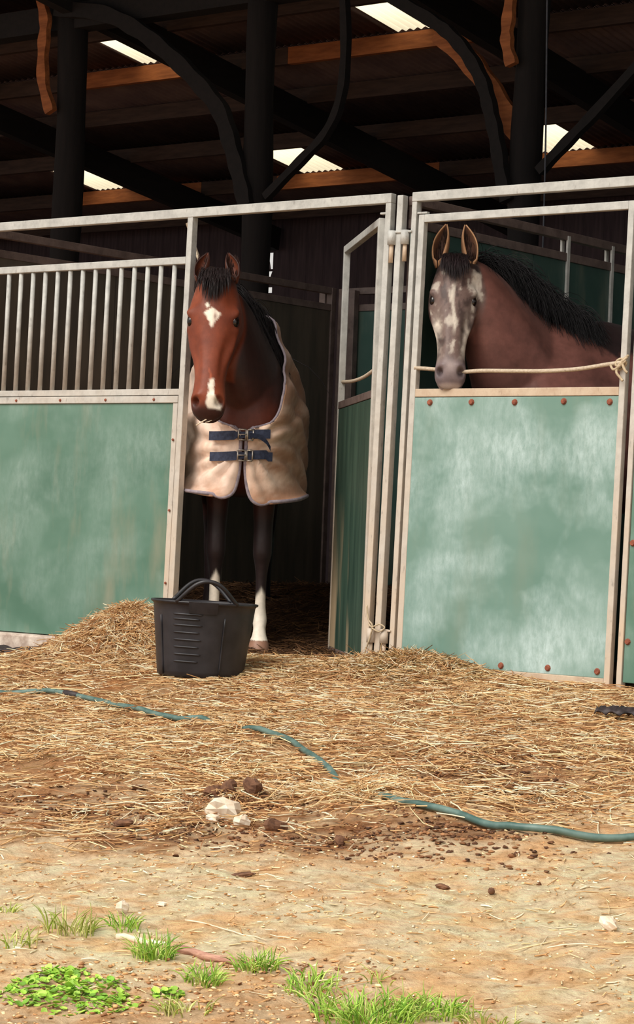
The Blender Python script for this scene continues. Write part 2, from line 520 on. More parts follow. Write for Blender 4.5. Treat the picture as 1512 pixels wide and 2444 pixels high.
# rafters under the purlins, over the posts
for u in (-14.5, -8.9, -5.85, -3.0, -0.4, 2.0, 4.4, 7.4):
    b = MB()
    b.beam((u, -2.1, roof_z(-2.1) - 0.27), (u, 10.4, roof_z(10.4) - 0.27), 0.10, 0.24)
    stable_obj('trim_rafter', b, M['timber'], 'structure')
# lengthwise beam the braces reach up to
b = MB(); b.box(UL, UR, 4.12, 4.28, 4.50, 4.70)
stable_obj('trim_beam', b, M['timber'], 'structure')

# rear wall of upright boards; two boards leave ragged gaps under the roof
wb = empty('wall_back', WP(0, 10.5, 0), -YAW); wb['kind'] = 'structure'
u = UL; k = 0
bm_ = None
while u < UR - 0.01:
    top = roof_z(10.5) + 0.01
    b = MB(); bw = 0.23
    def bd(z0, z1, x0=0.0, x1=bw - 0.004): b.box(x0, x1, 0, 0.022, z0, z1)
    if abs(u + 9.48) < 0.05:
        bd(-0.05, 3.215); bd(3.325, top); bd(3.215, 3.325, 0, 0.02); bd(3.215, 3.325, 0.145)
    elif abs(u + 9.25) < 0.05:
        bd(-0.05, 3.212); bd(3.275, 3.335); bd(3.448, 3.47); bd(3.65, top); bd(3.212, 3.65, 0, 0.10)
        b.add([(0.1, 0, 3.47), (0.19, 0, 3.47), (0.145, 0, 3.65), (0.1, 0, 3.65), (0.1, 0.022, 3.47), (0.19, 0.022, 3.47), (0.145, 0.022, 3.65), (0.1, 0.022, 3.65)],
              [(0, 1, 2, 3), (7, 6, 5, 4), (1, 5, 6, 2), (0, 3, 7, 4), (0, 4, 5, 1), (3, 2, 6, 7)])
        b.add([(0.18, 0, 3.335), (0.226, 0, 3.335), (0.226, 0, 3.448), (0.18, 0.022, 3.335), (0.226, 0.022, 3.335), (0.226, 0.022, 3.448)],
              [(0, 1, 2), (5, 4, 3), (0, 2, 5, 3), (0, 3, 4, 1), (1, 4, 5, 2)])
    else:
        bd(-0.05, top)
    o = b.build('board', M['board'], wb)
    o.location = (u, 0, 0)
    u += bw
for nm, uu in (('wall_left', UL), ('wall_right', UR)):  # unseen side walls, added to keep the barn interior dark
    b = MB(); b.box(uu - 0.03, uu + 0.03, 0.3, 10.5, -0.05, 3.95)
    stable_obj(nm, b, M['board'], 'structure')

# barn posts with their braces
def crooked(bmb, pts, sx, sy):
    pts = [Vector(p) for p in pts]
    for a, c in zip(pts[:-1], pts[1:]):
        bmb.beam(a, c + (c - a).normalized() * 0.02, sx, sy, (0, 1, 0))
def smooth_pts(pts, n=6):
    pts = [Vector(p) for p in pts]; out = []
    for i in range(len(pts) - 1):
        p0 = pts[max(i - 1, 0)]; p1 = pts[i]; p2 = pts[i + 1]; p3 = pts[min(i + 2, len(pts) - 1)]
        for k in range(n):
            t = k / n
            out.append(0.5 * ((2 * p1) + (p2 - p0) * t + (2 * p0 - 5 * p1 + 4 * p2 - p3) * t * t + (3 * p1 - p0 - 3 * p2 + p3) * t ** 3))
    out.append(pts[-1]); return out
def plank(pts, t, wid):
    """bent plank: pts centre line in the (u,z) plane at fixed w, t thick along w, wid wide"""
    b = MB(); pts = [Vector(p) for p in pts]; vs = []; fs = []
    for i, p in enumerate(pts):
        d = (pts[min(i + 1, len(pts) - 1)] - pts[max(i - 1, 0)]).normalized()
        nrm = Vector((d.z, 0, -d.x))
        wd = wid[i] if hasattr(wid, '__len__') else wid
        for sx, sy in ((-1, -1), (1, -1), (1, 1), (-1, 1)):
            vs.append(p + nrm * (sx * wd / 2) + Vector((0, sy * t / 2, 0)))
    for i in range(len(pts) - 1):
        for k in range(4):
            fs.append((i * 4 + k, i * 4 + (k + 1) % 4, i * 4 + 4 + (k + 1) % 4, i * 4 + 4 + k))
    fs.append((3, 2, 1, 0)); e = len(vs) - 4; fs.append((e, e + 1, e + 2, e + 3))
    return b.add(vs, fs)
def barn_post(u0, u1, w, label, braces, slats):
    uc = (u0 + u1) / 2
    e = empty('barn_post', WP(uc, w, 0), -YAW)
    tag(e, label, 'post', 'timber posts carrying the barn roof')
    off = (uc, w, 0)
    b = MB(); h = (u1 - u0) / 2
    pts = [(uc + 0.015 * math.sin(z * 2.1 + uc), w, z) for z in np.linspace(-0.02, roof_z(w) - 0.3, 12)]
    b.tube(pts, [h * (1 + 0.05 * math.sin(i * 1.9)) for i in range(12)], 12)
    b.build('trunk', M['post_timber'], e, off, smooth=True)
    for pts, wid, t, mat, dw in braces:
        sp = smooth_pts([(x, w + dw, z) for x, z in pts])
        plank(sp, t, [wid * (1 + 0.09 * math.sin(i * 1.3)) for i in range(len(sp))]).build('brace', M[mat], e, off)
    for pts, wid, t, mat, dw in slats:
        sp = smooth_pts([(x, w + dw, z) for x, z in pts])
        plank(sp, t, [wid * (1 + 0.15 * math.sin(i * 1.1)) for i in range(len(sp))]).build('bark_edge_board', M[mat], e, off)  # stands for the post edge lit by a roof light, glow in its colour
    return e
barn_post(-1.745, -1.53, 4.2, 'dark round barn post behind the grey horse box, with a curved orange brace',
          [([(-3.1, 4.60), (-2.69, 4.36), (-2.36, 4.165), (-2.20, 4.05), (-2.05, 3.89), (-1.935, 3.71), (-1.87, 3.53), (-1.81, 3.33), (-1.75, 3.07), (-1.70, 2.9)], 0.085, 0.07, 'timber', -0.12),
           ([(-2.42, 4.14), (-2.12, 3.875), (-1.92, 3.63), (-1.70, 3.35)], 0.15, 0.05, 'timber_lit', 0.02),
           ([(-1.46, 3.08), (-1.25, 3.26), (-0.97, 3.5), (-0.2, 4.2)], 0.062, 0.06, 'timber', -0.12)],
          [([(-1.68, 3.80), (-1.725, 3.95), (-1.725, 4.08), (-1.705, 4.3), (-1.69, 4.5)], 0.075, 0.05, 'timber_lit', -0.16)])
barn_post(-4.10, -3.88, 4.2, 'dark round barn post above the bay horse, middle one of three',
          [([(-6.0, 4.66), (-5.48, 4.56), (-5.12, 4.40), (-4.80, 4.19), (-4.50, 3.95), (-4.27, 3.72), (-4.15, 3.47), (-4.05, 3.22), (-3.98, 3.0)], 0.12, 0.07, 'timber', -0.12),
           ([(-3.80, 3.05), (-3.49, 3.29), (-3.27, 3.47), (-3.15, 3.70), (-3.12, 4.05), (-3.16, 4.55)], 0.055, 0.06, 'timber', -0.12)], [])
barn_post(-6.05, -5.81, 4.2, 'dark round barn post at the left with a red-brown bark-edged board',
          [],
          [([(-5.98, 3.84), (-6.08, 4.10), (-6.09, 4.38), (-6.08, 4.56), (-6.13, 4.76), (-6.13, 5.0)], 0.085, 0.05, 'timber_lit', -0.16)])

b = MB(); b.tube(smooth_pts([(-1.425, 4.03, 4.75), (-1.416, 4.03, 4.2), (-1.385, 4.03, 3.2), (-1.375, 4.03, 2.3)]), 0.006, 6)
o = stable_obj('cable', b, M['cable'], None, (-1.4, 4.03, 3), smooth=True); tag(o, 'thin grey cable hanging down beside the barn post behind the grey horse', 'cable')

# ------------------------------------------------------------------ stable fronts
RK = 0.018
def racked(b):
    """the old steel fronts lean a little to one side, all alike"""
    b.v = [(x + RK * (z - 1.2), y, z) for x, y, z in b.v]
    return b
def part(name, fn, mat, parent, off, bevel=0.003, smooth=False):
    b = MB(); fn(b); racked(b)
    return b.build(name, M[mat], parent, off, bevel, smooth)
def disc(b, u, w, z, r, h, n=10):
    """domed bolt head on a face looking outwards (-w)"""
    vs = [(u + r * math.cos(2 * math.pi * k / n), w, z + r * math.sin(2 * math.pi * k / n)) for k in range(n)]
    vs += [(u + 0.7 * r * math.cos(2 * math.pi * k / n), w - h, z + 0.7 * r * math.sin(2 * math.pi * k / n)) for k in range(n)]
    fs = [(k, n + k, n + (k + 1) % n, (k + 1) % n) for k in range(n)] + [tuple(range(2 * n - 1, n - 1, -1))]
    b.add(vs, fs)

# fixed front left of the bay horse
off = (-1.7, 0, 0)
sf = empty('stable_front', WP(*off), -YAW)
tag(sf, 'galvanised stable front with a row of upright bars above a large green board', 'stable front')
part('top_rail', lambda b: b.box(-2.62, 0.357, -0.002, 0.040, 2.212, 2.258), 'galv', sf, off)
part('post', lambda b: b.box(-0.928, -0.893, 0, 0.042, -0.02, 2.212), 'galv', sf, off)
part('post', lambda b: b.box(-2.62, -2.58, 0, 0.042, -0.02, 2.212), 'galv', sf, off)
part('post', lambda b: b.box(0.325, 0.357, 0, 0.040, -0.03, 2.212), 'galv', sf, off)
part('bar_rail', lambda b: b.box(-2.58, -0.928, 0, 0.036, 1.976, 2.013), 'galv', sf, off)
part('middle_rail', lambda b: b.box(-2.58, -0.928, 0.004, 0.04, 1.308, 1.340), 'galv', sf, off)
part('panel_rail', lambda b: b.box(-2.58, -0.928, -0.004, 0.036, 1.268, 1.304), 'galv', sf, off)
part('stile', lambda b: b.box(-0.962, -0.930, 0, 0.036, 0.02, 1.268), 'galv', sf, off)
part('green_panel', lambda b: b.box(-2.60, -0.963, 0.006, 0.024, 0.040, 1.268), 'panel', sf, off)
def _screws(b, pts, r=0.008, h=0.006, w=-0.004):
    for u, z in pts: disc(b, u, w, z, r, h)
for u in (-2.09, -1.76, -1.43, -1.09):
    part('screw', lambda b: _screws(b, [(u, 1.285)]), 'bolt', sf, off, 0)
for z in (0.72, 1.08, 0.35): part('screw', lambda b: _screws(b, [(-0.945, z)], 0.007), 'bolt', sf, off, 0)
for i in range(17):
    u = -1.014 - 0.0925 * i
    if u < -2.56: break
    part('bar', lambda b: b.tube([(u, 0.018, 1.338), (u, 0.018, 1.978)], 0.0125, 8), 'galv', sf, off, 0, True)

# corner post between the two fronts
off = (0.42, 0.02, 0)
cp = empty('corner_post', WP(*off), -YAW)
tag(cp, 'galvanised upright between the open door and the grey horse door, bolted at top and foot', 'post')
part('upright', lambda b: b.box(0.392, 0.426, 0.0, 0.042, -0.03, 2.245), 'galv', cp, off)
for z in (2.045, 0.16):
    part('sleeve', lambda b: b.tube([(0.376, -0.004, z - 0.035), (0.376, -0.004, z + 0.032)], 0.021, 12), 'galv', cp, off, 0, True)
    part('sleeve', lambda b: b.tube([(0.450, 0.000, z - 0.035), (0.450, 0.000, z + 0.032)], 0.021, 12), 'galv', cp, off, 0, True)
    part('tie_plate', lambda b: b.box(0.352, 0.490, -0.008, 0.0, z + 0.02, z + 0.030), 'galv', cp, off)
    part('pin', lambda b: b.tube([(0.376, -0.004, z - 0.12), (0.376, -0.004, z - 0.03)], 0.011, 8), 'galv_dusty', cp, off, 0, True)
    part('pin', lambda b: b.tube([(0.452, 0.000, z - 0.115), (0.452, 0.000, z - 0.03)], 0.011, 8), 'galv_dusty', cp, off, 0, True)
tw = MB()
tw.tube(smooth_pts([(0.352, -0.018, 0.30), (0.372, -0.026, 0.235), (0.40, -0.03, 0.205), (0.385, -0.028, 0.14), (0.365, -0.03, 0.08), (0.372, -0.03, 0.02)]), 0.004, 6)
tw.tube(smooth_pts([(0.37, -0.02, 0.215), (0.40, -0.032, 0.20), (0.44, -0.03, 0.215), (0.465, -0.02, 0.20), (0.44, -0.03, 0.18), (0.40, -0.034, 0.195)]), 0.004, 6)
o = stable_obj('baling_twine', racked(tw), M['twine'], None, (0.4, -0.02, 0.2), smooth=True)
tag(o, 'pale baling twine knotted round the foot of the corner post', 'twine')

# frame round the grey horse door
off = (1.1, 0, 0)
df = empty('door_frame', WP(*off), -YAW)
tag(df, 'galvanised frame standing round the grey horse door', 'door frame')
part('top_rail', lambda b: b.box(0.480, 1.775, -0.002, 0.040, 2.210, 2.254), 'galv', df, off)
part('post', lambda b: b.box(0.480, 0.508, 0, 0.040, -0.02, 2.21), 'galv', df, off)
part('post', lambda b: b.box(1.722, 1.748, 0, 0.040, -0.02, 2.21), 'galv', df, off)
part('hinge_tab', lambda b: b.box(0.508, 0.565, 0.005, 0.03, 2.150, 2.160), 'galv', df, off)
part('hinge_tab', lambda b: b.box(0.290, 0.325, 0.005, 0.03, 2.160, 2.170), 'galv', sf, (-1.7, 0, 0))

def stable_door(name, label, off, rz, mats, flip=1, rope_pts=None, panel='panel_scuffed', bolts=True):
    """door leaf in its own frame: x from the hinge (0) to the free edge (1.17)"""
    e = empty(name, WP(*off), -YAW + rz)
    tag(e, label, 'stable door')
    g, gd = mats
    W_ = 1.165
    def P(nm, fn, mat, bev=0.003, sm=False):
        b = MB(); fn(b)
        b.v = [(x * flip + RK * (z - 1.2) * (1 if abs(rz) < 0.1 else 0.6), y, z) for x, y, z in b.v]
        if flip < 0: b.f = [tuple(reversed(f)) for f in b.f]
        return b.build(nm, M[mat], e, (0, 0, 0), bev, sm)
    P('stile', lambda b: b.box(0, 0.032, 0, 0.034, 0.005, 2.145), g)
    P('stile', lambda b: b.box(W_ - 0.030, W_, 0, 0.034, 0.005, 2.145), g)
    P('top_rail', lambda b: b.box(0.032, W_ - 0.030, 0, 0.034, 2.108, 2.145), g)
    P('middle_rail', lambda b: b.box(0.032, W_ - 0.030, 0, 0.036, 1.288, 1.326), gd)
    P('bottom_rail', lambda b: b.box(0.032, W_ - 0.030, 0, 0.036, 0.005, 0.042), gd)
    P('green_panel', lambda b: b.box(0.028, W_ - 0.026, 0.003, 0.022, 0.042, 1.286), panel)
    if bolts:
        for k, x in enumerate((0.11, 0.355, 0.60, 0.845, 1.09)):
            for z in (1.262 + 0.004 * math.sin(k * 3), 0.066 + 0.005 * math.sin(k * 5)):
                P('bolt_head', lambda b: disc(b, x + 0.01 * math.sin(k * 2 + z), 0.002, z, 0.0155, 0.009), 'bolt', 0)
    return e, P

dr, P = stable_door('stable_door', 'closed stable door with a scuffed pale green lower board and open top', (0.526, -0.004, 0), 0.0, ('galv', 'galv_dusty'))
# open door of the bay horse, swung into the box
od_ang = math.atan2(0.75, -0.774)          # direction of the leaf from the hinge
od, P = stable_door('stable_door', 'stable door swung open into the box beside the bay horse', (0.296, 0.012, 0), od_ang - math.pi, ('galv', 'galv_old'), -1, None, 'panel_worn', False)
# rope across each door opening
def rope(name, pts, label, off):
    b = MB(); b.tube(smooth_pts(pts, 8), 0.0095, 8)
    racked(b)
    o = b.build(name, M['rope'], None, off, loc=WP(*off), rz=-YAW, smooth=True)
    tag(o, label, 'rope'); return o
rope('rope', [(0.545, 0.0, 1.425), (0.65, 0.03, 1.418), (0.74, 0.05, 1.405), (0.90, 0.02, 1.408), (1.10, 0.0, 1.403), (1.28, -0.01, 1.400), (1.45, -0.008, 1.407), (1.60, -0.008, 1.425), (1.675, -0.008, 1.432)],
     'pale rope tied across the opening of the closed door, behind the grey muzzle', (1.1, 0, 1.41))
kn = MB()
for k, (du, dz) in enumerate([(0, 0), (0.02, 0.012), (0.012, -0.014)]):
    kn.tube([(1.665 + du + 0.02 * math.cos(a), -0.014 + 0.012 * math.sin(a), 1.432 + dz + 0.018 * math.sin(a + k)) for a in np.linspace(0, 6.0, 10)], 0.006, 6)
kn.tube(smooth_pts([(1.665, -0.02, 1.425), (1.66, -0.03, 1.39), (1.68, -0.03, 1.365), (1.695, -0.03, 1.35)]), 0.006, 6)
kn.tube(smooth_pts([(1.68, -0.02, 1.43), (1.70, -0.03, 1.40), (1.715, -0.03, 1.385)]), 0.006, 6)
kn.tube(smooth_pts([(1.62, -0.015, 1.42), (1.65, -0.03, 1.40), (1.70, -0.02, 1.44)]), 0.006, 6)
o = racked(kn).build('rope_knot', M['twine'], None, (1.67, 0, 1.42), loc=WP(1.67, 0, 1.42), rz=-YAW, smooth=True)
tag(o, 'frayed rope knot lashed round the free edge of the closed door', 'knot')
dx, dy = -0.774 / 1.078, 0.75 / 1.078
def odp(s, z): return (0.296 + dx * s + 0.012, 0.012 + dy * s + 0.012, z)
rope('rope', [odp(0.02, 1.43), odp(0.4, 1.412), odp(0.8, 1.415), odp(1.14, 1.432)], 'dull rope stretched across the opening of the swung-open door', (0, 0.3, 1.41))

# fixed front to the right of the closed door
off = (2.6, 0, 0)
sr = empty('stable_front', WP(*off), -YAW)
tag(sr, 'green boarded stable front at the extreme right, past the closed door', 'stable front')
part('green_panel', lambda b: b.box(1.752, 3.36, 0.006, 0.024, 0.03, 1.268), 'panel', sr, off)
part('middle_rail', lambda b: b.box(1.752, 3.36, 0, 0.036, 1.27, 1.31), 'galv', sr, off)
part('bar_rail', lambda b: b.box(1.80, 3.36, 0, 0.036, 1.976, 2.013), 'galv', sr, off)
part('top_rail', lambda b: b.box(1.80, 3.40, 0, 0.04, 2.212, 2.254), 'galv', sr, off)
part('post', lambda b: b.box(3.36, 3.40, 0, 0.042, -0.02, 2.212), 'galv', sr, off)
for z in (0.21, 0.642, 1.07): part('bolt_head', lambda b: disc(b, 1.768, 0.005, z, 0.015, 0.009), 'bolt', sr, off, 0)
for i in range(16):
    u = 1.90 + 0.0925 * i
    part('bar', lambda b: b.tube([(u, 0.018, 1.31), (u, 0.018, 1.978)], 0.0125, 8), 'galv', sr, off, 0, True)

# partitions between the boxes and along their back
def partition(u0, w0, u1, w1, label, mat, ups, ztop=2.03, rails=(2.225, 2.115), seed=0):
    L = math.hypot(u1 - u0, w1 - w0); a = math.atan2(w1 - w0, u1 - u0)
    e = empty('box_partition', WP(u0, w0, 0), -YAW + a)
    tag(e, label, 'partition')
    for z in rails:
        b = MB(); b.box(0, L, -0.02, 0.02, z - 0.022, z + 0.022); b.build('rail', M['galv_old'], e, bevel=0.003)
    n = max(2, round(L / 1.0))
    for i in range(n):
        b = MB(); b.box(i * L / n + 0.006, (i + 1) * L / n - 0.006, -0.011, 0.011, -0.02, rails[1] - 0.022); b.build('board_panel', M[mat], e)
    for x in ups:
        for s in (-1, 1):
            b = MB(); b.box(x - 0.012, x + 0.012, s * 0.018 - 0.006, s * 0.018 + 0.006, -0.02, rails[0]); b.build('upright', M['galv'], e)
    for x in (0.03, L - 0.03):
        b = MB(); b.box(x - 0.022, x + 0.022, -0.024, 0.024, -0.02, rails[0] + 0.02); b.build('post', M['galv_old'], e, bevel=0.003)
    return e
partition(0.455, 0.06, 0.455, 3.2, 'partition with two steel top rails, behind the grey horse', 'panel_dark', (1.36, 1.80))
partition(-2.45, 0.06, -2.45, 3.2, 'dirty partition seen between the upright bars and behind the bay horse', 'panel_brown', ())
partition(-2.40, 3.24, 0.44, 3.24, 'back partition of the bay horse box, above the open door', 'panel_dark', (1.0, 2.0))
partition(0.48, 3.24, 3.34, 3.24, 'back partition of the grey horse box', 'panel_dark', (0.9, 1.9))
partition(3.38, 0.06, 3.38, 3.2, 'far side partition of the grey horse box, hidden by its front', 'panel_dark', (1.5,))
# corner posts at the back of the bay horse box
for k, (u, w) in enumerate(((-2.50, 3.16), (-2.37, 3.20), (-2.28, 3.19))):
    b = MB(); b.box(u - 0.025, u + 0.025, w - 0.025, w + 0.025, -0.02, 2.25 - 0.012 * k)
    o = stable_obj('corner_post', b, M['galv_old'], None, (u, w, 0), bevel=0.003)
    tag(o, ['dull steel corner post at the back of the bay horse box, leftmost of three', 'dull steel corner post at the back of the bay horse box, middle of three', 'dull steel corner post at the back of the bay horse box, rightmost of three'][k], 'post', 'back corner posts')
# pale lath leaning behind the door post
b = MB(); b.beam((-1.0, 0.10, 2.20), (-0.875, 0.10, 1.93), 0.012, 0.012)
o = stable_obj('lath', b, M['pale_wood'], None, (-0.94, 0.1, 2.0)); tag(o, 'thin pale lath slanting behind the post by the bay horse', 'lath')
# concrete sill under the left board
b = MB(); b.box(-2.62, -0.97, -0.055, 0.05, -0.20, 0.036)
stable_obj('trim_1', b, M['kerb'], 'structure', bevel=0.012)
b = MB(); b.box(0.48, 3.4, -0.01, 0.06, -0.06, 0.0)
stable_obj('trim_2', b, M['kerb'], 'structure')

# ------------------------------------------------------------------ horses
def interp_tab(tab, xs):
    """smooth (monotone-ish cubic) interpolation of a table of rows at parameter column 0"""
    tab = np.asarray(tab, float); t = tab[:, 0]; out = np.empty((len(xs), tab.shape[1] - 1))
    order = np.argsort(t); t = t[order]; tb = tab[order]
    for j in range(1, tab.shape[1]):
        y = tb[:, j]; m = np.gradient(y, t)
        i = np.clip(np.searchsorted(t, xs) - 1, 0, len(t) - 2)
        h = t[i + 1] - t[i]; s = (xs - t[i]) / h
        out[:, j - 1] = (2 * s**3 - 3 * s**2 + 1) * y[i] + (s**3 - 2 * s**2 + s) * h * m[i] + (-2 * s**3 + 3 * s**2) * y[i + 1] + (s**3 - s**2) * h * m[i + 1]
    return out

def add_rings(V, F, rings):
    """rings (K,n,3) closed tube with end fans"""
    K, n, _ = rings.shape
    b = len(V); V += [tuple(p) for p in rings.reshape(-1, 3)]
    for i in range(K - 1):
        for k in range(n):
            F.append((b + i * n + k, b + i * n + (k + 1) % n, b + (i + 1) * n + (k + 1) % n, b + (i + 1) * n + k))
    c0 = len(V); V.append(tuple(rings[0].mean(0))); c1 = len(V); V.append(tuple(rings[-1].mean(0)))
    for k in range(n):
        F.append((c0, b + (k + 1) % n, b + k)); F.append((c1, b + (K - 1) * n + k, b + (K - 1) * n + (k + 1) % n))

HEAD = [  # t, front, jaw, half width, jaw narrowness
    (-0.05, 0.000, -0.085, 0.050, .2), (-0.02, 0.030, -0.115, 0.068, .2), (0.03, 0.050, -0.150, 0.080, .15), (0.08, 0.062, -0.185, 0.092, .15),
    (0.13, 0.068, -0.210, 0.104, .18), (0.19, 0.064, -0.222, 0.110, .25), (0.25, 0.055, -0.218, 0.103, .28), (0.31, 0.047, -0.198, 0.088, .30),
    (0.37, 0.041, -0.168, 0.074, .30), (0.43, 0.037, -0.142, 0.065, .28), (0.49, 0.034, -0.126, 0.061, .22), (0.54, 0.031, -0.118, 0.064, .15),
    (0.58, 0.024, -0.114, 0.066, .12), (0.615, 0.008, -0.108, 0.061, .12), (0.64, -0.012, -0.098, 0.050, .12), (0.658, -0.036, -0.082, 0.028, .12)]

def make_horse(name, label, fwd_deg, loc, s, poll, a_dir, f_dir, hs, hw, neck_mid, legs, coat_fn, back=0.0, slim=1.0):
    root = empty(name, loc, math.radians(fwd_deg))
    tag(root, label, 'horse')
    V, F = [], []
    # trunk: x, half width, top, bottom
    tr = np.array([(0.27, .05, 1.16, 1.02), (0.255, .12, 1.24, 0.95), (0.21, .19, 1.36, 0.86), (0.10, .245, 1.50, 0.79), (-0.03, .265, 1.595, 0.755), (-0.16, .275, 1.635, 0.75), (-0.30, .295, 1.60, .75),
                   (-0.5, .325, 1.535, 0.745), (-0.75, .335, 1.515, 0.755), (-1.0, .315, 1.53, 0.81), (-1.2, .29, 1.55, 0.88), (-1.38, .265, 1.52, 0.92), (-1.52, .205, 1.44, 0.97), (-1.60, .11, 1.35, 1.05), (-1.625, .04, 1.28, 1.12)])
    xs = np.linspace(0, 1, 40); tt = np.concatenate([np.linspace(0, 1, len(tr))[:, None], tr], 1)
    T = interp_tab(tt, xs)
    ph = np.linspace(0, 2 * math.pi, 36, endpoint=False)
    rings = []
    for x, hwid, zt, zb in T:
        zt += back * float(sstep(-.22, -.45, x) * sstep(-1.5, -1.2, x))
        c = (zt + zb) / 2; r = (zt - zb) / 2
        cy = np.sign(np.sin(ph)) * np.abs(np.sin(ph)) ** 0.85; cz = np.cos(ph)
        top = np.clip(cz, 0, 1)
        yy = hwid * slim * cy * (1 - 0.30 * top ** 1.5)
        rings.append(np.stack([np.full_like(ph, x), yy, c + r * cz], 1))
    add_rings(V, F, np.array(rings) * s)
    # neck
    poll = Vector(poll); a = Vector(a_dir).normalized(); f = Vector(f_dir); f = (f - a * f.dot(a)).normalized(); l = f.cross(a) * -1
    # l: horse's left when f points forward and a points down
    l = a.cross(f)
    n0 = Vector((-0.06, 0, 1.30)) * s; n3 = poll - f * 0.075 * hs + a * 0.055 * hs
    n1 = Vector(neck_mid[0]); n2 = Vector(neck_mid[1])
    K = 22; rings = []
    for i in range(K):
        t = i / (K - 1)
        p = (1 - t)**3 * n0 + 3 * (1 - t)**2 * t * n1 + 3 * (1 - t) * t * t * n2 + t**3 * n3
        d = (3 * (1 - t)**2 * (n1 - n0) + 6 * (1 - t) * t * (n2 - n1) + 3 * t * t * (n3 - n2)).normalized()
        up = Vector((-0.55, 0, 1)); up = up.lerp(-f * 0.8 + Vector((0, 0, .35)), t)
        up = (up - d * up.dot(d)).normalized(); side = up.cross(d)
        rz_ = (0.37 * (1 - t) ** 1.3 + 0.115 * (1 - (1 - t) ** 1.3)) * s
        ry_ = (0.205 * (1 - t) ** 1.2 + 0.075 * (1 - (1 - t) ** 1.2)) * s
        rr = []
        for q in ph:
            cz = math.cos(q); sy = math.sin(q)
            taper = 1 - 0.45 * max(cz, 0) ** 1.2
            rr.append(p + up * (rz_ * cz) + side * (ry_ * sy * taper))
        rings.append([tuple(v) for v in rr])
    add_rings(V, F, np.array(rings))
    neckpts = (n0, n1, n2, n3)
    # head
    ts = np.linspace(-0.05, 0.658, 46); H = interp_tab(HEAD, ts); rings = []
    for t, (fr, jw, w_, nar) in zip(ts, H):
        c = (fr + jw) / 2; r = (fr - jw) / 2; rr = []
        for q in ph:
            cz = math.cos(q); sy = math.copysign(abs(math.sin(q)) ** 0.8, math.sin(q))
            yy = w_ * hw * sy * (1 - nar * (1 - cz) / 2 - 0.10 * max(cz, 0) ** 3)
            rr.append(tuple(poll + a * (t * hs) + f * ((c + r * cz) * hs) + l * (yy * hs)))
        rings.append(rr)
    add_rings(V, F, np.array(rings))
    # legs: x, y, z, rx, ry rows from the trunk to the hoof
    for rows in legs:
        rows = np.array(rows, float)
        d = np.linspace(0, 1, len(rows)); R = interp_tab(np.concatenate([d[:, None], rows], 1), np.linspace(0, 1, 44))
        p2 = np.linspace(0, 2 * math.pi, 16, endpoint=False)
        rings = np.stack([np.stack([x + rx * np.cos(p2), y + ry * np.sin(p2), np.full(16, z)], 1) for x, y, z, rx, ry in R])
        add_rings(V, F, rings * s)
    me = np_mesh(name + '_raw', np.array(V), F)
    tmp = bpy.data.objects.new('tmp', me); COL.objects.link(tmp)
    rm = tmp.modifiers.new('r', 'REMESH'); rm.mode = 'VOXEL'; rm.voxel_size = 0.0085; rm.adaptivity = 0
    sm = tmp.modifiers.new('s', 'SMOOTH'); sm.factor = 0.5; sm.iterations = 7
    dg = bpy.context.evaluated_depsgraph_get()
    body = bpy.data.meshes.new_from_object(tmp.evaluated_get(dg))
    bpy.data.objects.remove(tmp)
    body.name = 'body'
    n = len(body.vertices)
    co = np.empty(n * 3, np.float32); body.vertices.foreach_get('co', co); co = co.reshape(-1, 3).astype(float)
    # head coordinates of every vertex
    Pn, A, Fv, Lv = (np.array(v) for v in (poll, a, f, l))
    def headc(c):
        r = (c - Pn) / hs
        return np.stack([r @ A, r @ Fv, (r @ Lv) / hw], 1)
    hc = headc(co)
    hin = (hc[:, 0] > -0.08) & (hc[:, 0] < 0.70) & (hc[:, 1] > -0.26) & (hc[:, 1] < 0.12) & (np.abs(hc[:, 2]) < 0.15)
    ay = np.abs(hc[:, 2]); sg = np.sign(hc[:, 2])
    def g(t, fr, y, st, sf_, sy): return np.where(hin, np.exp(-((hc[:, 0] - t) / st) ** 2 - ((hc[:, 1] - fr) / sf_) ** 2 - ((ay - y) / sy) ** 2), 0)
    disp = np.zeros_like(co)
    def push(amount, vec): 
        disp[:] += amount[:, None] * vec
    side = sg[:, None] * Lv[None, :]
    disp += (0.026 * g(.170, .022, .105, .028, .020, .04))[:, None] * (side * 1.0 + Fv * 0.4) * hs      # brow
    disp -= (0.024 * g(.204, .004, .112, .024, .016, .03))[:, None] * side * hs                          # socket
    disp += (0.012 * g(.238, -.002, .10, .026, .018, .04))[:, None] * side * hs                              # lower lid
    disp -= (0.012 * g(.115, .050, .075, .030, .03, .028))[:, None] * (Fv * .6 + side * .6) * hs         # hollow above the eye
    disp += (0.017 * g(.33, -.014, .085, .075, .013, .04))[:, None] * side * hs                          # facial crest
    disp -= (0.018 * g(.41, .020, .058, .09, .016, .020))[:, None] * (side * .5 + Fv * .5) * hs           # beside the nose
    disp += (0.010 * g(.22, -.13, .08, .08, .06, .06))[:, None] * side * hs                              # cheek
    disp -= (0.060 * g(.588, .004, .044, .017, .017, .0125))[:, None] * (A * .25 + Fv * .55 + side * .25) * hs   # nostril
    disp += (0.020 * g(.575, .006, .064, .026, .02, .012))[:, None] * (side * .8 + Fv * .4) * hs         # nostril wing
    disp += (0.012 * g(.560, .025, .040, .015, .02, .018))[:, None] * Fv * hs
    disp -= (0.022 * g(.640, -.058, .03, .03, .007, .06))[:, None] * (A + 0.3 * side) * hs               # mouth
    disp += (0.010 * g(.62, -.095, .0, .03, .02, .03))[:, None] * (A * .5 - Fv * .6) * hs                # chin
    co += disp
    body.vertices.foreach_set('co', co.astype(np.float32).ravel())
    hc = headc(co)
    H2 = interp_tab(HEAD, np.clip(hc[:, 0], -0.05, 0.658))
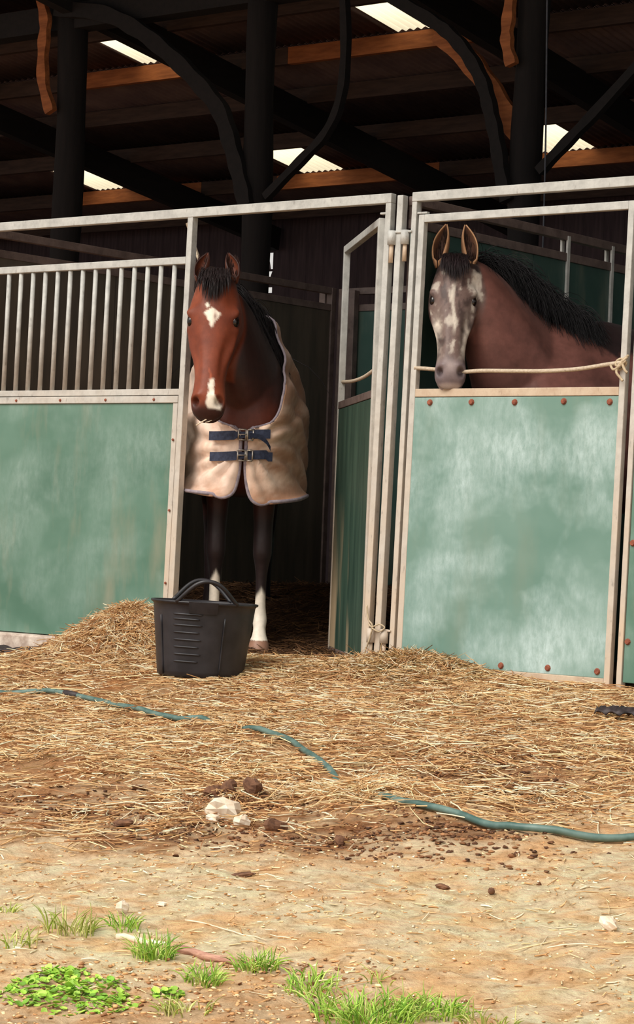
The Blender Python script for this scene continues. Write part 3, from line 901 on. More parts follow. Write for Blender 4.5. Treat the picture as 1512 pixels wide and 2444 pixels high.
    over = np.maximum.reduce([np.abs(hc[:, 2]) - H2[:, 2] * (1 - .3 * sstep(.0, -.15, hc[:, 1])) - .012, hc[:, 1] - H2[:, 0] - .03, H2[:, 1] - .004 - hc[:, 1], -.05 - hc[:, 0], hc[:, 0] - .69])
    hm = sstep(.022, .0, over)
    colr = coat_fn(co / s, hc, hm)
    cc = np.ones((n, 4), np.float32); cc[:, :3] = np.clip(colr, 0.003, 0.95)
    at = body.color_attributes.new('Col', 'FLOAT_COLOR', 'POINT'); at.data.foreach_set('color', cc.ravel())
    body.polygons.foreach_set('use_smooth', np.ones(len(body.polygons), bool))
    body.materials.clear(); body.materials.append(M['coat']); body.update()
    bo = mesh_obj('body', body, None, root)
    # eyes
    for sd in (-1, 1):
        c = Pn + (A * .202 + Fv * .002 + Lv * sd * 0.0785 * hw) * hs
        v, fc = [], []
        for i in range(9):
            th = math.pi * i / 8
            for k in range(14):
                p2 = 2 * math.pi * k / 14; r = 0.0235 * hs
                v.append(c + Lv * (r * .8 * math.cos(th)) + (A * math.cos(p2) * 1.25 + Fv * math.sin(p2)) * (r * math.sin(th)))
        for i in range(8):
            for k in range(14):
                fc.append((i * 14 + k, i * 14 + (k + 1) % 14, (i + 1) * 14 + (k + 1) % 14, (i + 1) * 14 + k))
        mesh_obj('eye', np_mesh('eye', np.array(v), fc, None, True), M['eye'], root)
    return dict(root=root, body=bo, co=co, Pn=Pn, A=A, F=Fv, L=Lv, hs=hs, hw=hw, s=s, neck=neckpts)

def make_ear(h, sd, up, out, L, W, outer, inner, rim):
    """cupped ear: a leaf rolled round its axis, opening forwards"""
    base = h['Pn'] + (h['A'] * -0.012 + h['F'] * -0.022 + h['L'] * sd * 0.060 * h['hw']) * h['hs']
    ax = np.array(Vector(up).normalized()) + np.array(out) * sd; ax /= np.linalg.norm(ax)
    opn = h['F'] * 0.95 + h['L'] * sd * 0.30; opn = opn - ax * (opn @ ax); opn /= np.linalg.norm(opn)
    sdv = np.cross(ax, opn)
    ns, na = 16, 15; v = []; c = []
    for i in range(ns):
        t = i / (ns - 1)
        wdt = W * (0.55 + 1.3 * t * (1 - t) * 1.6) * (1 - t ** 5) ** 0.7 * (1 if t > .18 else .8 + 1.1 * t)
        wdt = max(wdt, 0.004)
        ang = math.radians(150 - 55 * t) if t > 0.15 else math.radians(172)
        for k in range(na):
            q = (k / (na - 1) * 2 - 1)
            p2 = q * ang
            rr = wdt * 0.62
            tipin = -0.018 * t * t
            v.append(base + ax * (L * t - 0.02) - opn * (rr * math.cos(p2) - rr * 0.4) + sdv * (rr * math.sin(p2)) + h['L'] * sd * tipin)
            e = abs(q) ** 4
            c.append([outer[j] * (1 - e) + rim[j] * e for j in range(3)])
    f = []
    for i in range(ns - 1):
        for k in range(na - 1):
            f.append((i * na + k, i * na + k + 1, (i + 1) * na + k + 1, (i + 1) * na + k))
    me = np_mesh('ear', np.array(v), f, np.array(c), True)
    o = mesh_obj('ear', me, M['coat'], h['root'])
    so = o.modifiers.new('t', 'SOLIDIFY'); so.thickness = 0.006; so.offset = 0
    # dark furry lining: short hairs inside the cup
    nH = 260; tt = rng.uniform(0.08, 0.80, nH); q = rng.uniform(-0.75, 0.75, nH)
    P = np.zeros((nH, 3, 3))
    for j in range(nH):
        t = tt[j]; wdt = W * (0.55 + 2.08 * t * (1 - t)) * (1 - t ** 5) ** 0.7
        ang = math.radians(150 - 55 * t) * q[j]; rr = wdt * 0.60
        p = base + ax * (L * t - 0.02) - opn * (rr * math.cos(ang) - rr * 0.4) + sdv * (rr * math.sin(ang))
        P[j, 0] = p; P[j, 1] = p + ax * 0.012 + opn * 0.006; P[j, 2] = p + ax * 0.026 + opn * 0.007
    mesh_ = strands('lining', P, np.tile([0.0014, 0.0011, 0.0003], (nH, 1)), np.tile(inner, (nH, 1)) * rng.uniform(.7, 1.3, (nH, 1)), M['hair'], o)
    return o

def hair_part(name, h, roots, dirs, length, col, r=0.0022, K=6, droop=0.6, spread=0.25, side=None, settle=None):
    lay_ = rng.uniform(.003, .020, len(roots))
    """roots (N,3), dirs (N,3): locks that start along dirs and fall under their own weight"""
    N = len(roots); P = np.zeros((N, K, 3)); P[:, 0] = roots
    d = dirs + rng.normal(0, spread, (N, 3)); d /= np.linalg.norm(d, axis=1, keepdims=True)
    ln = length * rng.uniform(.65, 1.1, N)
    for k in range(1, K):
        P[:, k] = P[:, k - 1] + d * (ln / (K - 1))[:, None]
        if settle is not None:
            for i in range(N):
                q, nn, _, dd = settle.find_nearest(Vector(P[i, k]))
                if (Vector(P[i, k]) - q).dot(nn) < lay_[i] and dd < .25: P[i, k] = np.array(q + nn * lay_[i])
            d = P[:, k] - P[:, k - 1]; d /= np.linalg.norm(d, axis=1, keepdims=True) + 1e-9
        d = d + np.array([0, 0, -droop]) / (K - 1) * 2 + (side if side is not None else 0)
        d /= np.linalg.norm(d, axis=1, keepdims=True)
    R = np.tile(np.linspace(1, 0.25, K), (N, 1)) * r
    C = np.array(col)[None, :] * rng.uniform(.6, 1.5, (N, 1))
    return strands(name, P, R, C, M['hair'], h['root'])

def neck_curve(h, t):
    n0, n1, n2, n3 = (np.array(v) for v in h['neck']); t = np.asarray(t)[:, None]
    return (1 - t)**3 * n0 + 3 * (1 - t)**2 * t * n1 + 3 * (1 - t) * t * t * n2 + t**3 * n3

def snap_out(bvh, pts, lift):
    out = []
    for p in pts:
        q, nn, i, dd = bvh.find_nearest(Vector(p))
        out.append(np.array(q + nn * lift))
    return np.array(out)

def front_leg(x, y, fx=0.0):
    return [(x - .06, y * 1.05, 1.12, .13, .075), (x - .02, y * 1.05, .98, .105, .085), (x, y * 1.02, .84, .082, .068), (x + .005, y, .70, .063, .054), (x + .01, y, .60, .052, .047),
            (x + .018, y, .52, .048, .047), (x + .018, y, .465, .047, .046), (x + .008, y, .415, .038, .035), (x, y, .34, .031, .027), (x - .002, y, .24, .030, .026), (x - .004, y, .185, .034, .031), (x + .002, y, .15, .041, .036),
            (x + .024, y, .11, .033, .031), (x + .04, y, .075, .037, .036), (x + .048, y, .055, .046, .044), (x + .056, y, .02, .055, .052), (x + .058, y, 0.0, .058, .054)]
def hind_leg(x, y):
    return [(x, y, 1.10, .17, .09), (x + .05, y, .95, .14, .085), (x + .06, y, .82, .105, .07), (x + .0, y, .70, .07, .055), (x - .06, y, .62, .055, .048), (x - .105, y, .56, .055, .042), (x - .10, y, .50, .052, .042), (x - .075, y, .43, .042, .036),
            (x - .06, y, .34, .036, .032), (x - .055, y, .24, .035, .032), (x - .055, y, .16, .046, .042), (x - .03, y, .11, .038, .038), (x - .01, y, .06, .05, .05), (x, y, .02, .06, .058), (x, y, 0.0, .063, .06)]

def lerp(c, d, m): return c * (1 - m[:, None]) + np.asarray(d)[None, :] * m[:, None]

# --- the bay in a rug
BAY, BAY2, BLK, WHT = (np.array(srgb(*c)) for c in ((118, 55, 36), (142, 71, 44), (34, 24, 24), (244, 232, 214)))
def bay_coat(c, hc, hin):
    n = len(c); col = np.tile(BAY * 0.8, (n, 1))
    nz = fbm(c[:, 0] * 9 + c[:, 1] * 5, c[:, 2] * 9, 4, 3)
    neck_shade = np.array(srgb(58, 31, 26)); low = sstep(1.22, 1.02, c[:, 2] - .2 * c[:, 1])  # shadow over the neck, painted into the coat colour
    col = lerp(col, neck_shade, (1 - hin) * (1 - .75 * low) * .9)
    col = lerp(col, BAY2, hin * np.clip(.45 + 1.2 * nz, 0, 1))
    # dark points: legs, muzzle, round the eyes and ears; crest paints more neck shadow
    leg = sstep(.86, .60, c[:, 2] + .1 * nz) * (c[:, 2] < .9)
    col = lerp(col, BLK * 1.3, leg)
    crest = sstep(1.24, 1.46, c[:, 2] + 0.25 * nz + .5 * c[:, 1]) * (1 - hin) * .9
    col = lerp(col, np.array(srgb(38, 24, 22)), crest)
    h = hin
    t, fr, y = hc.T; ay = np.abs(y)
    col = lerp(col, BLK * 1.2, h * sstep(.575, .625, t - .25 * np.maximum(fr - .0, 0) + .02 * nz) * 0.85)
    col = lerp(col, BLK * .35, h * np.exp(-((t - .588) / .021) ** 2 - ((fr + .006) / .028) ** 2 - ((ay - .044) / .0135) ** 2))
    col = lerp(col, BLK, h * .92 * np.exp(-((t - .203) / .030) ** 2 - ((fr - .004) / .022) ** 2 - ((ay - .10) / .04) ** 2))
    col = lerp(col, BLK, h * sstep(.06, .0, t))
    col = lerp(col, np.array(srgb(92, 40, 26)), h * .55 * sstep(.03, -.05, fr) * sstep(.5, .3, t))
    # white star and snip
    st = 1 - np.abs(y + .002) / .034 - np.abs(t - .185) / np.where(t > .185, .075, .030) + .5 * fbm(t * 40, y * 40, 8, 2)
    star = sstep(-.05, .22, st) * (fr > 0) * h * (1 - .8 * np.exp(-((y + .014) / .006) ** 2 - ((t - .20) / .02) ** 2))
    col = lerp(col, WHT, star)
    st2 = sstep(0, .3, 1 - np.abs(y - .016) / .012 - np.abs(t - .148) / .018) * (fr > 0) * h
    col = lerp(col, WHT, st2)
    yc = -.012 - .14 * np.maximum(t - .52, 0) - .04 * np.maximum(.53 - t, 0); wd = np.where(t < .545, .009, .009 + .36 * (t - .545)).clip(.007, .026)
    snip = sstep(1.15, .75, np.abs(y - yc) / wd + .6 * fbm(t * 50, y * 50, 12, 2)) * sstep(.478, .495, t) * sstep(.622, .61, t) * (fr > -.04) * h
    col = lerp(col, WHT, snip)
    thin = sstep(1, .4, np.abs(y + .006 + .1 * (t - .45)) / .004) * sstep(.43, .45, t) * sstep(.5, .48, t) * (fr > 0) * h * .8
    col = lerp(col, BAY2 * 1.5, thin)
    # socks on the front legs
    fl = (c[:, 0] > -.25) & (c[:, 2] < .55)
    rightleg = fl & (c[:, 1] < 0); leftleg = fl & (c[:, 1] > 0)
    ang_r = np.abs(c[:, 1] + .107 - .0) / .05; ang_l = np.abs(c[:, 1] - .115) / .05
    col = lerp(col, WHT, rightleg * sstep(.40, .36, c[:, 2] + .09 * ang_r) * (c[:, 0] > -.03) * (c[:, 2] > .06))
    col = lerp(col, WHT * .9, leftleg * sstep(.32, .28, c[:, 2] + .07 * ang_l) * (c[:, 0] > -.05) * (c[:, 2] > .055))
    col = lerp(col, np.array(srgb(150, 112, 92)), fl * sstep(.058, .05, c[:, 2]))
    return col
sB = 1.07
bay = make_horse('horse', 'bay horse in a beige rug with a white star, looking out of the open doorway', -90 + 2, (-0.395, 12.04, 0.012), sB,
                 (0.36, -0.168, 1.872), (0.30, -0.03, -1.0), (1.0, -0.14, 0.32), 1.115, 1.26,
                 ((0.20, -0.01, 1.46), (0.12, -0.10, 1.80)),
                 [front_leg(0, -.112), front_leg(0.015, .112), hind_leg(-1.34, -.15), hind_leg(-1.30, .15)], bay_coat, slim=.84)
for sd in (-1, 1):
    make_ear(bay, sd, (-0.25, 0, 1), np.array([0, 0.10, 0]), 0.165, 0.052, np.array(srgb(110, 56, 36)), np.array(srgb(60, 34, 26)), np.array(srgb(50, 26, 20)))
def crest_hair(h, N, side_sign, length, col, t0=0.12, t1=0.99, r=0.0028, droop=1.4, lift=0.55, sidew=.8):
    t = rng.uniform(t0, t1, N); base = neck_curve(h, t)
    bv = h['bvh']; pts = []; dr = []
    for p, tt in zip(base, t):
        up = Vector((-0.55, 0, 1)).lerp(Vector(-h['F'] * 0.8) + Vector((0, 0, .35)), tt).normalized()
        hit = bv.ray_cast(Vector(p) + up * 0.9, -up)
        q = hit[0] if hit[0] is not None else Vector(p)
        pts.append(np.array(q) + rng.normal(0, .008, 3)); dr.append(np.array(up) * lift + np.array([0.0, side_sign * sidew, 0.0]))
    return hair_part('mane', h, np.array(pts), np.array(dr), length, col, r, 8, droop, .22, None, bv)
for h_ in (bay,):
    bm_ = bmesh.new(); bm_.from_mesh(h_['body'].data); h_['bvh'] = BVHTree.FromBMesh(bm_); bm_.free()
crest_hair(bay, 2600, 1, 0.40, srgb(22, 16, 18), 0.16, .99, 0.0025, 3.2, .12, .45)
def forelock(h, N, length, col):
    y = np.clip(rng.normal(0, .027, N), -.05, .05); t = rng.uniform(-.05, .02, N)
    P0 = h['Pn'] + (h['A'][None] * t[:, None] + h['F'][None] * (.040 + .55 * (t[:, None] + .03)) + h['L'][None] * y[:, None] * h['hw']) * h['hs']
    K = 7; P = np.zeros((N, K, 3)); P[:, 0] = P0
    ln = length * rng.uniform(.35, 1.1, N) * (1.08 - 8 * np.abs(y)); d = h['F'][None] * .55 + h['A'][None] * .75 + h['L'][None] * (y[:, None] * 2.5) + rng.normal(0, .10, (N, 3))
    for k in range(1, K):
        d /= np.linalg.norm(d, axis=1, keepdims=True)
        P[:, k] = P[:, k - 1] + d * (ln / (K - 1))[:, None]
        d = d + h['A'][None] * .35 - h['F'][None] * .13
        # keep the locks in front of the forehead
        rel = (P[:, k] - h['Pn']) / h['hs']; tt = rel @ h['A']; ff = rel @ h['F']
        need = np.interp(tt, [r[0] for r in HEAD], [r[1] for r in HEAD]) + .006
        P[:, k] += h['F'][None] * (np.maximum(need - ff, 0) * h['hs'])[:, None]
    R = np.tile(np.linspace(1, .08, K), (N, 1)) * .0022
    return strands('forelock', P, R, np.array(col)[None] * rng.uniform(.6, 1.5, (N, 1)), M['hair'], h['root'])
forelock(bay, 620, 0.17, srgb(34, 24, 24))

# --- rug
def tabE():
    return np.array([(0, .262, .150, .800), (.05, .272, .100, .782), (.10, .283, .062, .792), (.15, .292, .038, .822), (.20, .298, .024, .87), (.26, .302, .015, .935), (.34, .305, .014, 1.03), (.43, .298, .022, 1.115), (.48, .288, .050, 1.14), (.55, .262, .115, 1.17), (.64, .205, .172, 1.28),
                     (.74, .125, .198, 1.41), (.83, .04, .190, 1.55), (.91, -.06, .145, 1.68), (.96, -.13, .085, 1.755), (1.0, -.17, .0, 1.79)])
tabS = np.array([(0, -.50, .375, .83), (.15, -.50, .395, .95), (.30, -.5, .402, 1.08), (.45, -.5, .398, 1.22), (.6, -.5, .37, 1.38), (.75, -.5, .29, 1.54), (.88, -.5, .16, 1.645), (.95, -.5, .07, 1.68), (1, -.5, .0, 1.69)])
tabS[:, 2] *= .83
tabT = tabS * np.array([1, 0, .86, 1]) + np.array([0, -1.66, 0, 0.0])
NB, NA1, NA2 = 60, 44, 30
bb = np.linspace(0, 1, NB)
Eb = interp_tab(tabE(), bb); Sb = interp_tab(tabS, bb); Tb = interp_tab(tabT, bb)
def rug_side(sd, dz):
    G = np.zeros((NA1 + NA2, NB, 3))
    for j in range(NB):
        E_ = Eb[j].copy(); S_ = Sb[j]; T_ = Tb[j]
        low = float(sstep(.62, .45, bb[j]))
        E_[2] += dz * float(sstep(.35, .0, bb[j]))
        dE = np.array([-.55 * (1 - low), .30 * low + .10 * (1 - low), 0.02]) ; dE *= (0.80 if low > .5 else .55)
        c1 = E_ + dE; c2 = S_ + np.array([.30, .02 * low, 0])
        for i in range(NA1):
            t = i / NA1
            G[i, j] = (1 - t)**3 * E_ + 3 * (1 - t)**2 * t * c1 + 3 * (1 - t) * t * t * c2 + t**3 * S_
        for i in range(NA2):
            t = i / (NA2 - 1); G[NA1 + i, j] = S_ * (1 - t) + T_ * t
    G[:, :, 1] *= sd
    return G
rugroot = empty('horse_rug', (0, 0, 0)); rugroot.location = bay['root'].location; rugroot.rotation_euler = bay['root'].rotation_euler
tag(rugroot, 'quilted beige horse rug with navy chest straps on the bay horse', 'horse rug')
RUGC = np.array(srgb(236, 206, 184)); RUGS = np.array(srgb(176, 124, 92)); RUGP = np.array(srgb(246, 222, 206))
rug_v, rug_f = [], []
rugbvh_v, rugbvh_f = [], []
hems = []
for sd, dz in ((-1, 0.0), (1, -0.03)):
    G = rug_side(sd, dz)
    flat = G.reshape(-1, 3).copy()
    # keep clear of the horse
    for k in range(len(flat)):
        q, nn, i, dd = bay['bvh'].find_nearest(Vector(flat[k]))
        dist = (Vector(flat[k]) - q).dot(nn)
        if dist < 0.022 and abs(dist) < 0.2:
            flat[k] = np.array(q + nn * 0.022)
    G = flat.reshape(NA1 + NA2, NB, 3)
    for _ in range(6):
        G[1:-1, 1:-1] = .5 * G[1:-1, 1:-1] + .125 * (G[:-2, 1:-1] + G[2:, 1:-1] + G[1:-1, :-2] + G[1:-1, 2:])
    flat = G.reshape(-1, 3)
    # soft folds fanning out from the straps and along the shoulder, quilting in between
    x, y, z = flat.T
    th = np.arctan2(np.abs(y) - .03, z - 1.04); rad = np.hypot(np.abs(y) - .03, z - 1.04)
    fold = 0.016 * np.sin(th * 13 + 6 * fbm(y * 5, z * 5, 31, 2)) * np.exp(-((rad - .14) / .10) ** 2) * (x > .0)
    fold += 0.013 * np.sin((z - .35 * x) * 34 + 7 * fbm(x * 4, z * 3, 33, 2)) * sstep(.2, -.05, x) * sstep(-.6, -.2, x)
    fold += 0.022 * fbm(x * 7 + y * 7, z * 8, 35, 4)
    nrm = np.stack([sstep(-.1, .25, x), np.sign(y) * sstep(.02, .15, np.abs(y)), 0.2 * np.ones_like(x)], 1); nrm /= np.linalg.norm(nrm, axis=1, keepdims=True)
    flat += nrm * np.maximum(fold, -.013)[:, None]
    G = flat.reshape(NA1 + NA2, NB, 3)
    hems.append(G)
    b0 = len(rug_v); rug_v += list(flat)
    for i in range(NA1 + NA2 - 1):
        for j in range(NB - 1):
            q = (b0 + i * NB + j, b0 + (i + 1) * NB + j, b0 + (i + 1) * NB + j + 1, b0 + i * NB + j + 1)
            rug_f.append(q if sd > 0 else q[::-1])
rv = np.array(rug_v)
cn = fbm(rv[:, 0] * 5 + rv[:, 1] * 6, rv[:, 2] * 5, 41, 4)
cn2 = fbm(rv[:, 0] * 16 + rv[:, 1] * 20, rv[:, 2] * 20, 43, 4)
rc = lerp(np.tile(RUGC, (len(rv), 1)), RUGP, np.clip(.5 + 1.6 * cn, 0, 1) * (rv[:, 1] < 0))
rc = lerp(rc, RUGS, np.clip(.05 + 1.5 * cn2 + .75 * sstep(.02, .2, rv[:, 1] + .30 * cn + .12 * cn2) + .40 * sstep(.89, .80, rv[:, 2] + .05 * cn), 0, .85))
me = np_mesh('cloth', rv, rug_f, rc, True)
cl = mesh_obj('cloth', me, M['rug'], rugroot)
so = cl.modifiers.new('t', 'SOLIDIFY'); so.thickness = 0.012; so.offset = 0
bm_ = bmesh.new(); bm_.from_mesh(me); rugbvh = BVHTree.FromBMesh(bm_); bm_.free()
# binding along the front edge and hem of each half
for G in hems:
    line = [Vector(G[0, j]) for j in range(int(NB * .47), -1, -1)] + [Vector(G[i, 0]) for i in range(1, NA1 + NA2)]
    b = MB(); b.tube(line, 0.0105, 6)
    b.build('binding', M['binding'], rugroot, smooth=True)
for G in hems:
    line = [Vector(G[0, j]) for j in range(int(NB * .47), NB)]
    b = MB(); b.tube(line, 0.007, 6); b.build('neck_binding', M['rug'] if False else M['binding'], rugroot, smooth=True)
# chest straps with buckles
def strap(z0, y0, y1, tail):
    pts = []
    for y in np.linspace(y0, y1, 30):
        z = z0 + 0.010 * math.sin(y * 9) - (0.010 if y > 0.12 and tail else 0)
        hs_ = [rugbvh.ray_cast(Vector((1.0, y, z + q)), Vector((-1, 0, 0)))[0] for q in (-.022, 0, .022)]
        hs_ = [h_.x for h_ in hs_ if h_ is not None]
        x = max(hs_) + 0.014 if hs_ else 0.322
        pts.append((x, y, z))
    x = np.array([p[0] for p in pts]); x = np.convolve(np.pad(x, 2, 'edge'), np.ones(5) / 5, 'valid')
    for side_, rng_ in (('strap', (0, 16)), ('strap', (15, 30))):
        vs = []; fs = []
        for i in range(*rng_):
            _, y, z = pts[i]
            hgt = 0.023 * (0.72 if 12 < i < 18 else 1.0)
            for dx_, dz_ in ((0, -hgt), (0, hgt), (.004, hgt), (.004, -hgt)):
                vs.append((x[i] + dx_, y, z + dz_))
        k = rng_[1] - rng_[0]
        for i in range(k - 1):
            for q in range(4):
                fs.append((i * 4 + q, i * 4 + (q + 1) % 4, i * 4 + 4 + (q + 1) % 4, i * 4 + 4 + q))
        fs += [(3, 2, 1, 0), (k * 4 - 4, k * 4 - 3, k * 4 - 2, k * 4 - 1)]
        b = MB(); b.add(vs, fs); b.build(side_, M['navy'], rugroot)
    # buckle
    yc = 0.008; xb = float(np.interp(yc, [p[1] for p in pts], x)) + 0.008; zc = z0
    b = MB()
    for (ya, yb) in ((-.034, .004), (.012, .040)):
        loop = [(xb, yc + ya, zc - .026), (xb, yc + yb, zc - .026), (xb, yc + yb, zc + .026), (xb, yc + ya, zc + .026), (xb, yc + ya, zc - .026)]
        for p, q in zip(loop[:-1], loop[1:]): b.tube([p, q], 0.0045, 6)
    b.tube([(xb + .004, yc - .034, zc), (xb + .004, yc + .006, zc + .002)], 0.003, 6)
    b.build('buckle', M['steel'], rugroot, smooth=True)
strap(1.102, -.175, .135, False)
strap(0.998, -.168, .150, True)
# loose end of the upper strap
b = MB()
lp = smooth_pts([(.345, .03, 1.10), (.352, .075, 1.095), (.350, .115, 1.07), (.335, .138, 1.035)])
plk = [];
vs = []; fs = []
for p in lp:
    for dx_, dz_ in ((0, -.012), (0, .012), (.004, .012), (.004, -.012)): vs.append((p.x, p.y, p.z + dz_))
for i in range(len(lp) - 1):
    for q in range(4): fs.append((i * 4 + q, i * 4 + (q + 1) % 4, i * 4 + 4 + (q + 1) % 4, i * 4 + 4 + q))
b.add(vs, fs + [(3, 2, 1, 0)]); b.build('strap_end', M['navy'], rugroot)
# straw between the lips
hM = bay['Pn'] + (bay['A'] * .635 + bay['F'] * -.045 + bay['L'] * -.045) * bay['hs']
RB = Matrix.Translation(bay['root'].location) @ Matrix.Rotation(bay['root'].rotation_euler.z, 4, 'Z')
p0 = RB @ Vector(hM)
b = MB(); b.tube([p0 - p0, Vector((-.05, -.01, -.014)), Vector((-.105, -.015, -.05))], 0.0035, 6)
b.tube([Vector((0, 0, -.004)), Vector((-.045, -.012, -.03)), Vector((-.06, -.012, -.033))], 0.0022, 6)
o = b.build('straw_stalk', M['pale_wood'], None, loc=p0, smooth=True); tag(o, 'straw stalk held in the lips of the bay horse', 'straw')

# --- the grey-faced roan
GRY, GRYL, GRYD = (np.array(srgb(*c)) for c in ((106, 86, 80), (212, 202, 188), (62, 47, 44)))
ROAN = np.array(srgb(112, 72, 64))
def grey_coat(c, hc, hin):
    n = len(c)
    nz = fbm(c[:, 0] * 6 + c[:, 1] * 5, c[:, 2] * 6, 54, 4); nf = fbm(c[:, 0] * 26 + c[:, 1] * 22, c[:, 2] * 26, 55, 3)
    col = np.tile(ROAN, (n, 1)) * (1 + .9 * nz + .5 * nf)[:, None]
    top = sstep(1.44, 1.50, c[:, 2] + .10 * nf - .03 * sstep(-.6, -.9, c[:, 0])) * (c[:, 0] < -.24)
    col = lerp(col, np.array(srgb(26, 20, 22)), top * .95)
    leg = sstep(.74, .52, c[:, 2]) * (c[:, 2] < .8); col = lerp(col, np.array(srgb(40, 30, 30)), leg)
    h = hin; t, fr, y = hc.T; ay = np.abs(y)
    hf = sstep(-.06, -.01, fr + .35 * np.maximum(t - .4, 0)) * h
    col = lerp(col, GRY, np.clip(hf + h * .2, 0, 1))
    blot = fbm(t * 15 + 3, y * 40 + np.abs(fr) * 9, 61, 4)
    col = lerp(col, GRYL, hf * np.clip(sstep(.06, .20, blot), 0, 1) * .6 * sstep(.56, .45, t))
    col = lerp(col, GRYD, hf * sstep(-.03, -.16, blot) * .8)
    blz = sstep(1, .3, np.abs(y + .004 + .006 * np.sin(t * 22)) / .010) * sstep(.12, .17, t) * sstep(.42, .34, t) * (fr > 0) * h
    col = lerp(col, GRYL, blz * .7)
    sidep = np.exp(-((t - .42) / .10) ** 2 - ((ay - .060) / .018) ** 2) * (fr > -.04) * h
    col = lerp(col, GRYL * 1.08, np.clip(sidep * (.75 + 3 * blot), 0, 1))
    col = lerp(col, np.array(srgb(116, 102, 104)), h * sstep(.50, .57, t) * .9)
    col = lerp(col, np.array(srgb(168, 152, 148)), h * .7 * np.exp(-((t - .565) / .035) ** 2 - (y / .025) ** 2) * (fr > -.02))
    col = lerp(col, np.array(srgb(190, 172, 164)), h * .7 * sstep(.630, .648, t))
    col = lerp(col, np.array(srgb(28, 20, 22)), h * np.exp(-((t - .588) / .020) ** 2 - ((fr + .004) / .028) ** 2 - ((ay - .044) / .013) ** 2))
    col = lerp(col, np.array(srgb(40, 28, 28)), h * .85 * np.exp(-((t - .20) / .026) ** 2 - ((fr - .012) / .02) ** 2 - ((ay - .10) / .04) ** 2))
    col = lerp(col, np.array(srgb(44, 32, 32)), h * sstep(.07, .02, t + .4 * nf * .3) * (fr > -.05))
    return col
sG = 1.055
gp = WP(0.80, 0.62, 0.0)
GFD = -90 - 58      # faces out of the box, across the view
def to_local(wp, loc, deg):
    r = Matrix.Rotation(-math.radians(deg), 3, 'Z'); return r @ (Vector(wp) - Vector(loc))
def dir_local(d, deg): return Matrix.Rotation(-math.radians(deg), 3, 'Z') @ Vector(d)
gpoll = to_local(WP(0.640, 0.165, 1.925), gp, GFD)
ga = dir_local((-0.025, -0.42, -1.0), GFD); gf = dir_local((-0.06, -1.0, 0.42), GFD)
grey = make_horse('horse', 'roan horse with a mottled grey face looking over the closed door', GFD, gp, sG, gpoll, ga, gf, 0.97, 1.22,
                  (tuple(Vector((0.20, 0.0, 1.56))), tuple(gpoll + Vector((-.16, -.02, .06)))),
                  [front_leg(0, -.11), front_leg(0.0, .11), hind_leg(-1.34, -.15), hind_leg(-1.30, .15)], grey_coat, back=.09)
bm_ = bmesh.new(); bm_.from_mesh(grey['body'].data); grey['bvh'] = BVHTree.FromBMesh(bm_); bm_.free()
for sd in (-1, 1):
    make_ear(grey, sd, dir_local((0.0, 0.10, 1), GFD), np.array(dir_local((0.04, 0, 0), GFD)), 0.215, 0.058, np.array(srgb(92, 62, 50)), np.array(srgb(58, 40, 34)), np.array(srgb(196, 150, 112)))
crest_hair(grey, 3800, 1, 0.30, srgb(18, 15, 18), 0.05, .99, 0.0026, 1.7, .8)
forelock(grey, 650, 0.14, srgb(36, 26, 28))
for h_ in (bay, grey):
    N = 260
    root_ = np.array([-1.60 * h_['s'], 0, 1.40 * h_['s']]) + rng.normal(0, .02, (N, 3))
    hair_part('tail', h_, root_, np.tile([-.5, 0, .15], (N, 1)), .85, srgb(26, 20, 22), .004, 8, 1.6, .15)

# ------------------------------------------------------------------ tub
tubc = WP(*(lambda X, Y: (X * CY - (Y - ORG.y) * SY, X * SY + (Y - ORG.y) * CY))(-0.512, 10.76), 0)
tu, tw_ = -0.512 * CY - (10.76 - ORG.y) * SY, -0.512 * SY + (10.76 - ORG.y) * CY
tz = float(gz(tu, tw_)) - 0.004
tub = empty('rubber_tub', (-0.512, 10.76, tz), 0.0)
tub.rotation_euler = (math.radians(-0.6), math.radians(1.6), 0)
tag(tub, 'black rubber tub with two loop handles standing on straw before the bay horse', 'tub')
def lathe(b, prof, n=56, squash=None):
    vs = []; fs = []
    for r, z in prof:
        for k in range(n):
            a = 2 * math.pi * k / n
            vs.append((r * math.cos(a), r * math.sin(a), z))
    for i in range(len(prof) - 1):
        for k in range(n):
            fs.append((i * n + k, i * n + (k + 1) % n, (i + 1) * n + (k + 1) % n, (i + 1) * n + k))
    return b.add(vs, fs)
b = MB()
RB_, RT_, HT = 0.198, 0.238, 0.350
rad = lambda z: RB_ + (RT_ - RB_) * (z / HT)
prof = [(0.001, 0.0), (RB_ - 0.012, 0.0), (RB_, 0.008)] + [(rad(z), z) for z in np.linspace(0.03, HT - 0.02, 10)] + [(RT_ + 0.002, HT - 0.014), (RT_ + 0.010, HT - 0.010), (RT_ + 0.011, HT - 0.002), (RT_ + 0.006, HT), (RT_ - 0.004, HT - 0.002), (RT_ - 0.008, HT - 0.02)] + [(rad(z) - 0.008, z) for z in np.linspace(HT - 0.05, 0.02, 6)] + [(RB_ - 0.02, 0.012), (0.001, 0.012)]
lathe(b, prof)
b.build('bucket', M['rubber'], tub, smooth=True)
